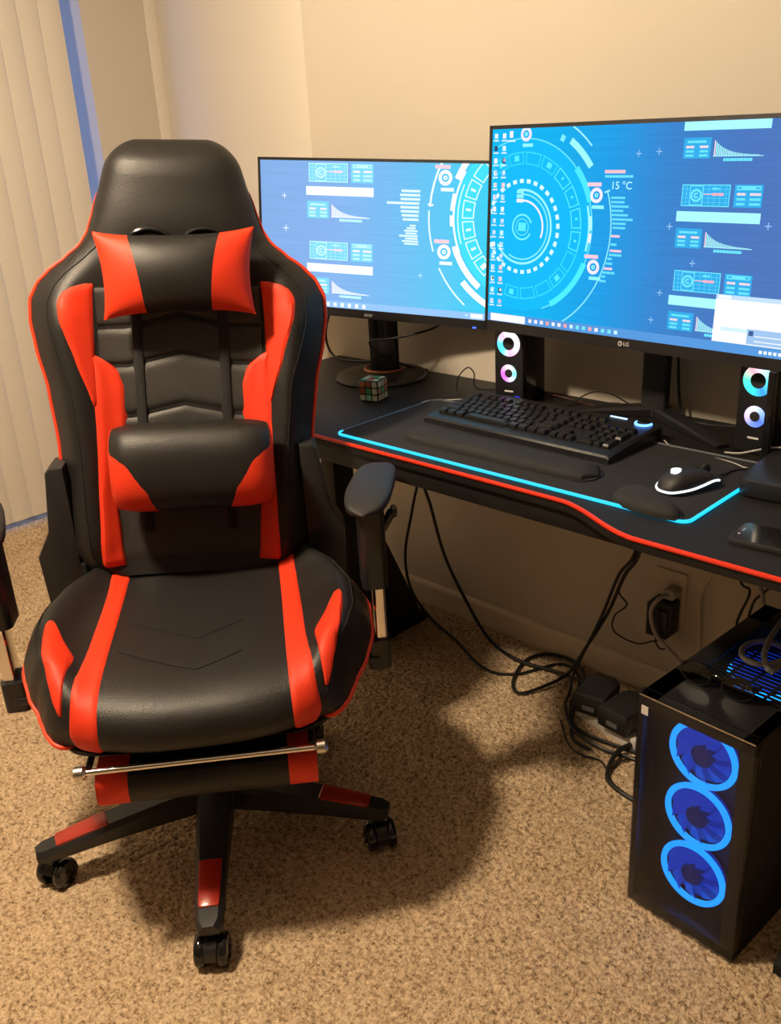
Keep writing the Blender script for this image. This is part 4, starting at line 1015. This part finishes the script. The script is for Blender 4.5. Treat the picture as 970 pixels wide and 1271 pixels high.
# ------------------------------------------------------------------ computer tower
A0 = Vector((1.0151, -.6451, 0)); PSI = -.0696; CW, CHH, CD = .2128, .4555, .43
tw = empty('computer_tower', A0, PSI); tag(tw, 'black computer tower with three blue lit fans standing under the desk', 'computer')
t_ = .004
bm = nb()
for x in (t_/2, CW-t_/2): box(bm, (x, CD/2+.01, CHH/2+.004), (t_, CD-.02, CHH-.012), .001)
box(bm, (CW/2, CD-t_/2, CHH/2), (CW, t_, CHH-.01)); box(bm, (CW/2, CD/2, .010), (CW-.002, CD-.01, .010)); obj('body', bm, M['steel'], tw, smooth=False)
for x in (.03, CW-.03):
    for y in (.05, CD-.05): obj('foot', lathe(nb(), [(.014, 0), (.016, .008)], 16, c=(x, y, 0)), M['rubber'], tw)
# front: frame + smoked panel
bm = nb(); box(bm, (.006, .010, CHH/2+.004), (.012, .02, CHH-.008), .002); box(bm, (CW-.013, .010, CHH/2+.004), (.026, .02, CHH-.008), .002); box(bm, (CW/2, .010, .018), (CW, .02, .02), .002); box(bm, (CW/2, .010, CHH-.012), (CW, .02, .022), .002); obj('front_frame', bm, M['plastic'], tw)
obj('front_glass', bx((CW/2, -.001, CHH/2), (CW-.001, .003, CHH-.006), .0008), M['smoke'], tw)
bm = nb(); obj('fan_backing', bx((CW/2, .058, CHH/2), (CW-.012, .004, CHH-.03)), M['matte'], tw, smooth=False)
BLU = emit('blue_fan_led', (.006, .27, 1.0), 2.8); BLD = emit('blue_lit_fan_blades', (.002, .050, .62), 1.1); BLK = emit('blue_fan_glow', (.002, .040, .55), .8)
def fan(c, axis, R_=.058, parent=tw):
    f = bpy.data.objects.new('fan', None); link(f, parent); f.location = c; f.empty_display_size = .02
    if axis == 'Z': f.rotation_euler = (pi/2, 0, 0)
    bm = nb(); torus(bm, (0, 0, 0), R_, .0055, 'Y', 48, 8); obj('light_ring', bm, BLU, f)
    bm = nb()
    for k in range(9):
        a0 = 2*pi*k/9; vs = []
        for j in range(5):
            r = .020+(R_-.026)*j/4; vs.append((Vector((r*cos(a0+.25*j/4), .006, r*sin(a0+.25*j/4))), Vector((r*cos(a0+.58+.25*j/4), -.004, r*sin(a0+.58+.25*j/4)))))
        for (a, b), (c_, d) in zip(vs[:-1], vs[1:]): bm.faces.new([bm.verts.new(p) for p in (a, b, d, c_)])
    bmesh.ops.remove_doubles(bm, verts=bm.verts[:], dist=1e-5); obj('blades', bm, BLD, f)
    obj('glow_disc', lathe(nb(), [(.001, .014), (R_-.002, .014), (R_-.002, .016), (.001, .016)], 40, axis='Y'), BLK, f)  # added disc, emits blue to imitate hazy light between the blades
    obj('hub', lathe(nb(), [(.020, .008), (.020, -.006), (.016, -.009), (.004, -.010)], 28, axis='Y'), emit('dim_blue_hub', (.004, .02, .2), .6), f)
    return f
for z in (.365, .238, .111): fan((CW/2+.002, .034, z), 'Y')
obj('sticker', bx((.016, -.0032, CHH-.026), (.013, .0008, .017)), M['paper'], tw)['label'] = 'white sticker at the top left of the front'
# top: rim, mesh bars, glowing fan below
bm = nb(); zt2 = CHH-.003
box(bm, (.018, CD/2, zt2), (.036, CD, .006), .0015); box(bm, (CW-.012, CD/2, zt2), (.024, CD, .006), .0015); box(bm, (CW/2, .055, zt2), (CW, .11, .006), .0015); box(bm, (CW/2, CD-.035, zt2), (CW, .07, .006), .0015); obj('top_frame', bm, M['plastic'], tw)
for k in range(22): obj('top_slat', bx((CW/2, .115+k*.0115, zt2), (CW-.05, .0045, .003)), M['steel'], tw, smooth=False)
for x in (.075, .115, .155): obj('top_rail', bx((x, .235, zt2-.003), (.004, .26, .003)), M['steel'], tw, smooth=False)
fan((.108, .245, CHH-.035), 'Z', .066)
obj('chrome_edge', bx((CW/2, .001, CHH-.0005), (CW-.004, .0022, .0022)), M['satin'], tw); obj('top_groove', bx((CW/2, .022, CHH+.0002), (CW-.01, .002, .0012)), M['gloss'], tw)
# sunglasses on the tower
sg = empty('sunglasses', A0+Vector((.095, .082, CHH+.001)), radians(-2)); tag(sg, 'dark glasses lying folded on top of the computer tower', 'glasses')
for sx in (-1, 1):
    pts = [(sx*.036+.028*cos(a)*(1+.08*sx*cos(a)), .004+.004*sin(a), .020+.020*sin(a)) for a in [2*pi*k/24 for k in range(25)]]
    obj('rim', tube(nb(), pts, .0016, 6), M['gloss'], sg); bm = nb(); bm.faces.new([bm.verts.new(p) for p in pts[:-1]]); obj('lens', bm, M['lens'], sg)
    obj('temple', tube(nb(), [(sx*.064, .004, .028), (sx*.068, .02, .022), (sx*.02, .034, .012), (-sx*.04, .040, .003)], .0018, 6, 4), M['gloss'], sg); obj('hinge', lathe(nb(), [(.002, -.002), (.002, .002)], 10, c=(sx*.062, .001, .028), axis='Y'), M['chrome'], sg)
obj('bridge', tube(nb(), [(-.010, .004, .026), (0, .003, .029), (.010, .004, .026)], .0015, 6, 4), M['gloss'], sg)
# coiled grey cable on the tower
lc = A0+Vector((.112, .235, CHH)); pts = []
for k in range(20): a = -.6+2*pi*k/15; pts.append((lc.x+.036*cos(a), lc.y+.046*sin(a), lc.z+.006+.0005*k))
pts = [(lc.x-.03, lc.y+.17, lc.z+.006), (lc.x-.02, lc.y+.09, lc.z+.008), (lc.x-.002, lc.y+.02, lc.z+.024), (lc.x+.012, lc.y-.03, lc.z+.022), (lc.x+.035, lc.y-.052, lc.z+.012)] + pts[2:]
cable('thick grey cable coiled on top of the computer tower', pts, .0055, M['greycable'], 5)

# ------------------------------------------------------------------ wall outlet, plugs, cables under the desk
ol = empty('wall_outlet', (.733, 0, .283)); tag(ol, 'ivory wall outlet plate below the desk', 'outlet')
Mx = Matrix(((1, 0, 0, 0), (0, 0, -1, 0), (0, 1, 0, 0), (0, 0, 0, 1)))
obj('cover_plate', prism(nb(), rrect(.084, .142, .005, 3), .0, .006, Mx, .002), M['ivory'], ol, angle=30)
for z in (.022, -.022): obj('socket', prism(nb(), rrect(.034, .030, .010, 4, 0, z), .005, .0085, Mx, .0008), M['ivory'], ol, angle=30)
ad = empty('wall_adapter', (.730, -.0085, .240)); tag(ad, 'black power adapter plugged into the wall outlet', 'adapter')
obj('body', prism(nb(), [(-.032, -.05), (.022, -.05), (.034, -.036), (.034, .048), (-.020, .048), (-.032, .036)], .0, .042, Mx, .004), M['matte'], ad, angle=30)
obj('grip', bx((.012, -.046, .0), (.03, .008, .06), .003), M['plastic'], ad)
gp = empty('plug', (.748, -.0085, .308)); tag(gp, 'grey plug with a grey cord above the black wall adapter', 'plug')
obj('plug_body', prism(nb(), rrect(.032, .026, .008, 4), 0, .034, Mx, .003), M['greycable'], gp, angle=30)
cable('grey power cord curving from the wall plug behind the tower', [(.748, -.04, .308), (.738, -.068, .305), (.724, -.075, .270), (.735, -.07, .215), (.768, -.066, .182), (.80, -.06, .155), (.835, -.05, .105), (.87, -.05, .02)], .005, M['greycable'])
cable('ivory cable hanging against the wall beside the outlet', [(.93, -.03, .70), (.895, -.03, .46), (.868, -.025, .413), (.832, -.016, .366), (.815, -.016, .308), (.820, -.016, .224), (.827, -.018, .08), (.83, -.03, .008)], .0035, M['whitecable'])
cable('thin black cable looping against the wall left of the outlet', [(.73, -.16, .52), (.70, -.12, .42), (.622, -.05, .285), (.634, -.03, .240), (.600, -.03, .196), (.602, -.03, .152), (.665, -.03, .141), (.712, -.03, .165), (.735, -.03, .174), (.745, -.03, .158), (.730, -.03, .150), (.722, -.04, .172), (.728, -.05, .195)], .0022)
fz = .007
cable('black cable hanging from the desk and trailing far along the baseboard', [(.03, -.12, .70), (.026, -.12, .49), (-.002, -.12, .375), (-.060, -.10, .211), (-.060, -.085, .09), (.01, -.085, .016), (.15, -.129, fz), (.306, -.195, fz), (.392, -.166, fz), (.454, -.05, fz), (.53, -.075, fz), (.600, -.205, fz), (.66, -.30, fz), (.72, -.315, fz)], .0042)
cable('black cable hanging straight from the desk to the power strip', [(.045, -.11, .70), (.041, -.12, .486), (.059, -.11, .387), (.095, -.10, .245), (.151, -.08, .115), (.225, -.07, .012), (.353, -.115, fz+.009), (.474, -.099, fz+.009), (.60, -.118, .035), (.655, -.13, .055), (.70, -.15, .05)], .0045)
cable('coiled black cable looping on the carpet in front of the baseboard', [(.78, -.2, .70), (.757, -.2, .488), (.692, -.15, .384), (.636, -.12, .258), (.57, -.10, .135), (.515, -.10, .03), (.49, -.18, fz+.009), (.455, -.235, fz+.003), (.41, -.20, fz+.003), (.375, -.10, fz+.004), (.405, -.035, fz+.006), (.486, -.03, fz+.009), (.556, -.088, fz+.011), (.590, -.199, fz+.011), (.66, -.275, fz+.009), (.797, -.262, fz+.004), (.90, -.24, fz)], .0045)
cable('black cable dropping from the curved desk edge to the floor', [(.76, -.21, .70), (.747, -.20, .489), (.671, -.14, .374), (.614, -.12, .228), (.545, -.12, .055), (.56, -.16, fz+.016), (.590, -.225, fz+.018), (.66, -.292, fz+.016), (.747, -.302, fz+.009), (.813, -.285, fz+.004), (.92, -.29, fz)], .004)
cable('thin black cable wandering over the carpet before the power strip', [(.60, -.26, fz), (.665, -.325, fz), (.71, -.345, fz+.002), (.758, -.333, fz), (.79, -.348, fz), (.80, -.30, fz+.002), (.84, -.245, fz)], .0022)
cable('thick black cord bending forward beside the tower', [(.80, -.18, .03), (.79, -.245, fz+.014), (.782, -.30, fz+.016), (.792, -.352, fz+.005), (.816, -.385, fz), (.877, -.402, fz), (.95, -.40, fz)], .006)
cable('black cable arching over the power strip to the tower', [(.72, -.13, .06), (.745, -.10, .075), (.80, -.10, .06), (.86, -.12, .02), (.93, -.13, fz)], .005)
cable('black cable hanging from the desk to the rear of the tower', [(.93, -.12, .70), (.938, -.10, .445), (.964, -.10, .41), (.943, -.10, .324), (.963, -.11, .25), (.98, -.12, .12), (1.0, -.13, .01)], .003)
cable('black cable slanting to the tower top from under the desk', [(1.06, -.10, .70), (1.022, -.10, .466), (.996, -.10, .42), (.97, -.10, .369), (.965, -.12, .2), (.96, -.13, .01)], .003)
cable('grey cable behind the tower rising to the desk', [(.97, -.09, .70), (.981, -.10, .453), (.99, -.10, .418), (1.001, -.11, .373), (1.01, -.12, .2), (1.02, -.13, .01)], .005, M['greycable'])
# power strip with two adapters
ps = empty('power_strip', (.715, -.195, 0), radians(-12)); tag(ps, 'white power strip lying on the carpet beside the tower', 'power strip')
obj('housing', prism(nb(), rrect(.20, .085, .012, 4), .001, .036, None, .004), M['whiteplastic'], ps, angle=30)
for x in (-.07, -.02, .03, .075): obj('socket', prism(nb(), rrect(.034, .040, .010, 4, x, 0), .035, .0375), M['paper'], ps, angle=30)
for x, rz_, lb in ((-.058, 8, 'black block adapter on the left half of the power strip'), (.034, -6, 'black block adapter on the right half of the power strip')):
    p_ = Matrix.Translation((.715, -.195, 0)) @ Matrix.Rotation(radians(-12), 4, 'Z') @ Vector((x, -.005, .0378))
    a_ = empty('power_adapter', p_, radians(rz_)); tag(a_, lb, 'adapter')
    obj('body', prism(nb(), [(-.040, -.055), (.040, -.055), (.040, .038), (.022, .055), (-.022, .055), (-.040, .038)], 0, .055, None, .006), M['matte'], a_, angle=30); obj('rating_label', bx((.0, -.0555, .02), (.03, .0008, .012)), mat('grey_label', (.12, .12, .12), .5), a_)
# black box under the left end of the desk
bxo = empty('carton', (-.215, -.220, 0)); tag(bxo, 'black box with a small white label under the left end of the desk', 'box')
obj('sides', bx((0, 0, .118), (.19, .11, .236), .004), M['matte'], bxo, angle=30); obj('lid', bx((0, 0, .242), (.192, .112, .016), .003), mat('grey_brown_lid', (.10, .085, .065), .6), bxo, angle=30)
obj('label_sticker', bx((.065, -.030, .2505), (.045, .04, .0008)), M['paper'], bxo, smooth=False)
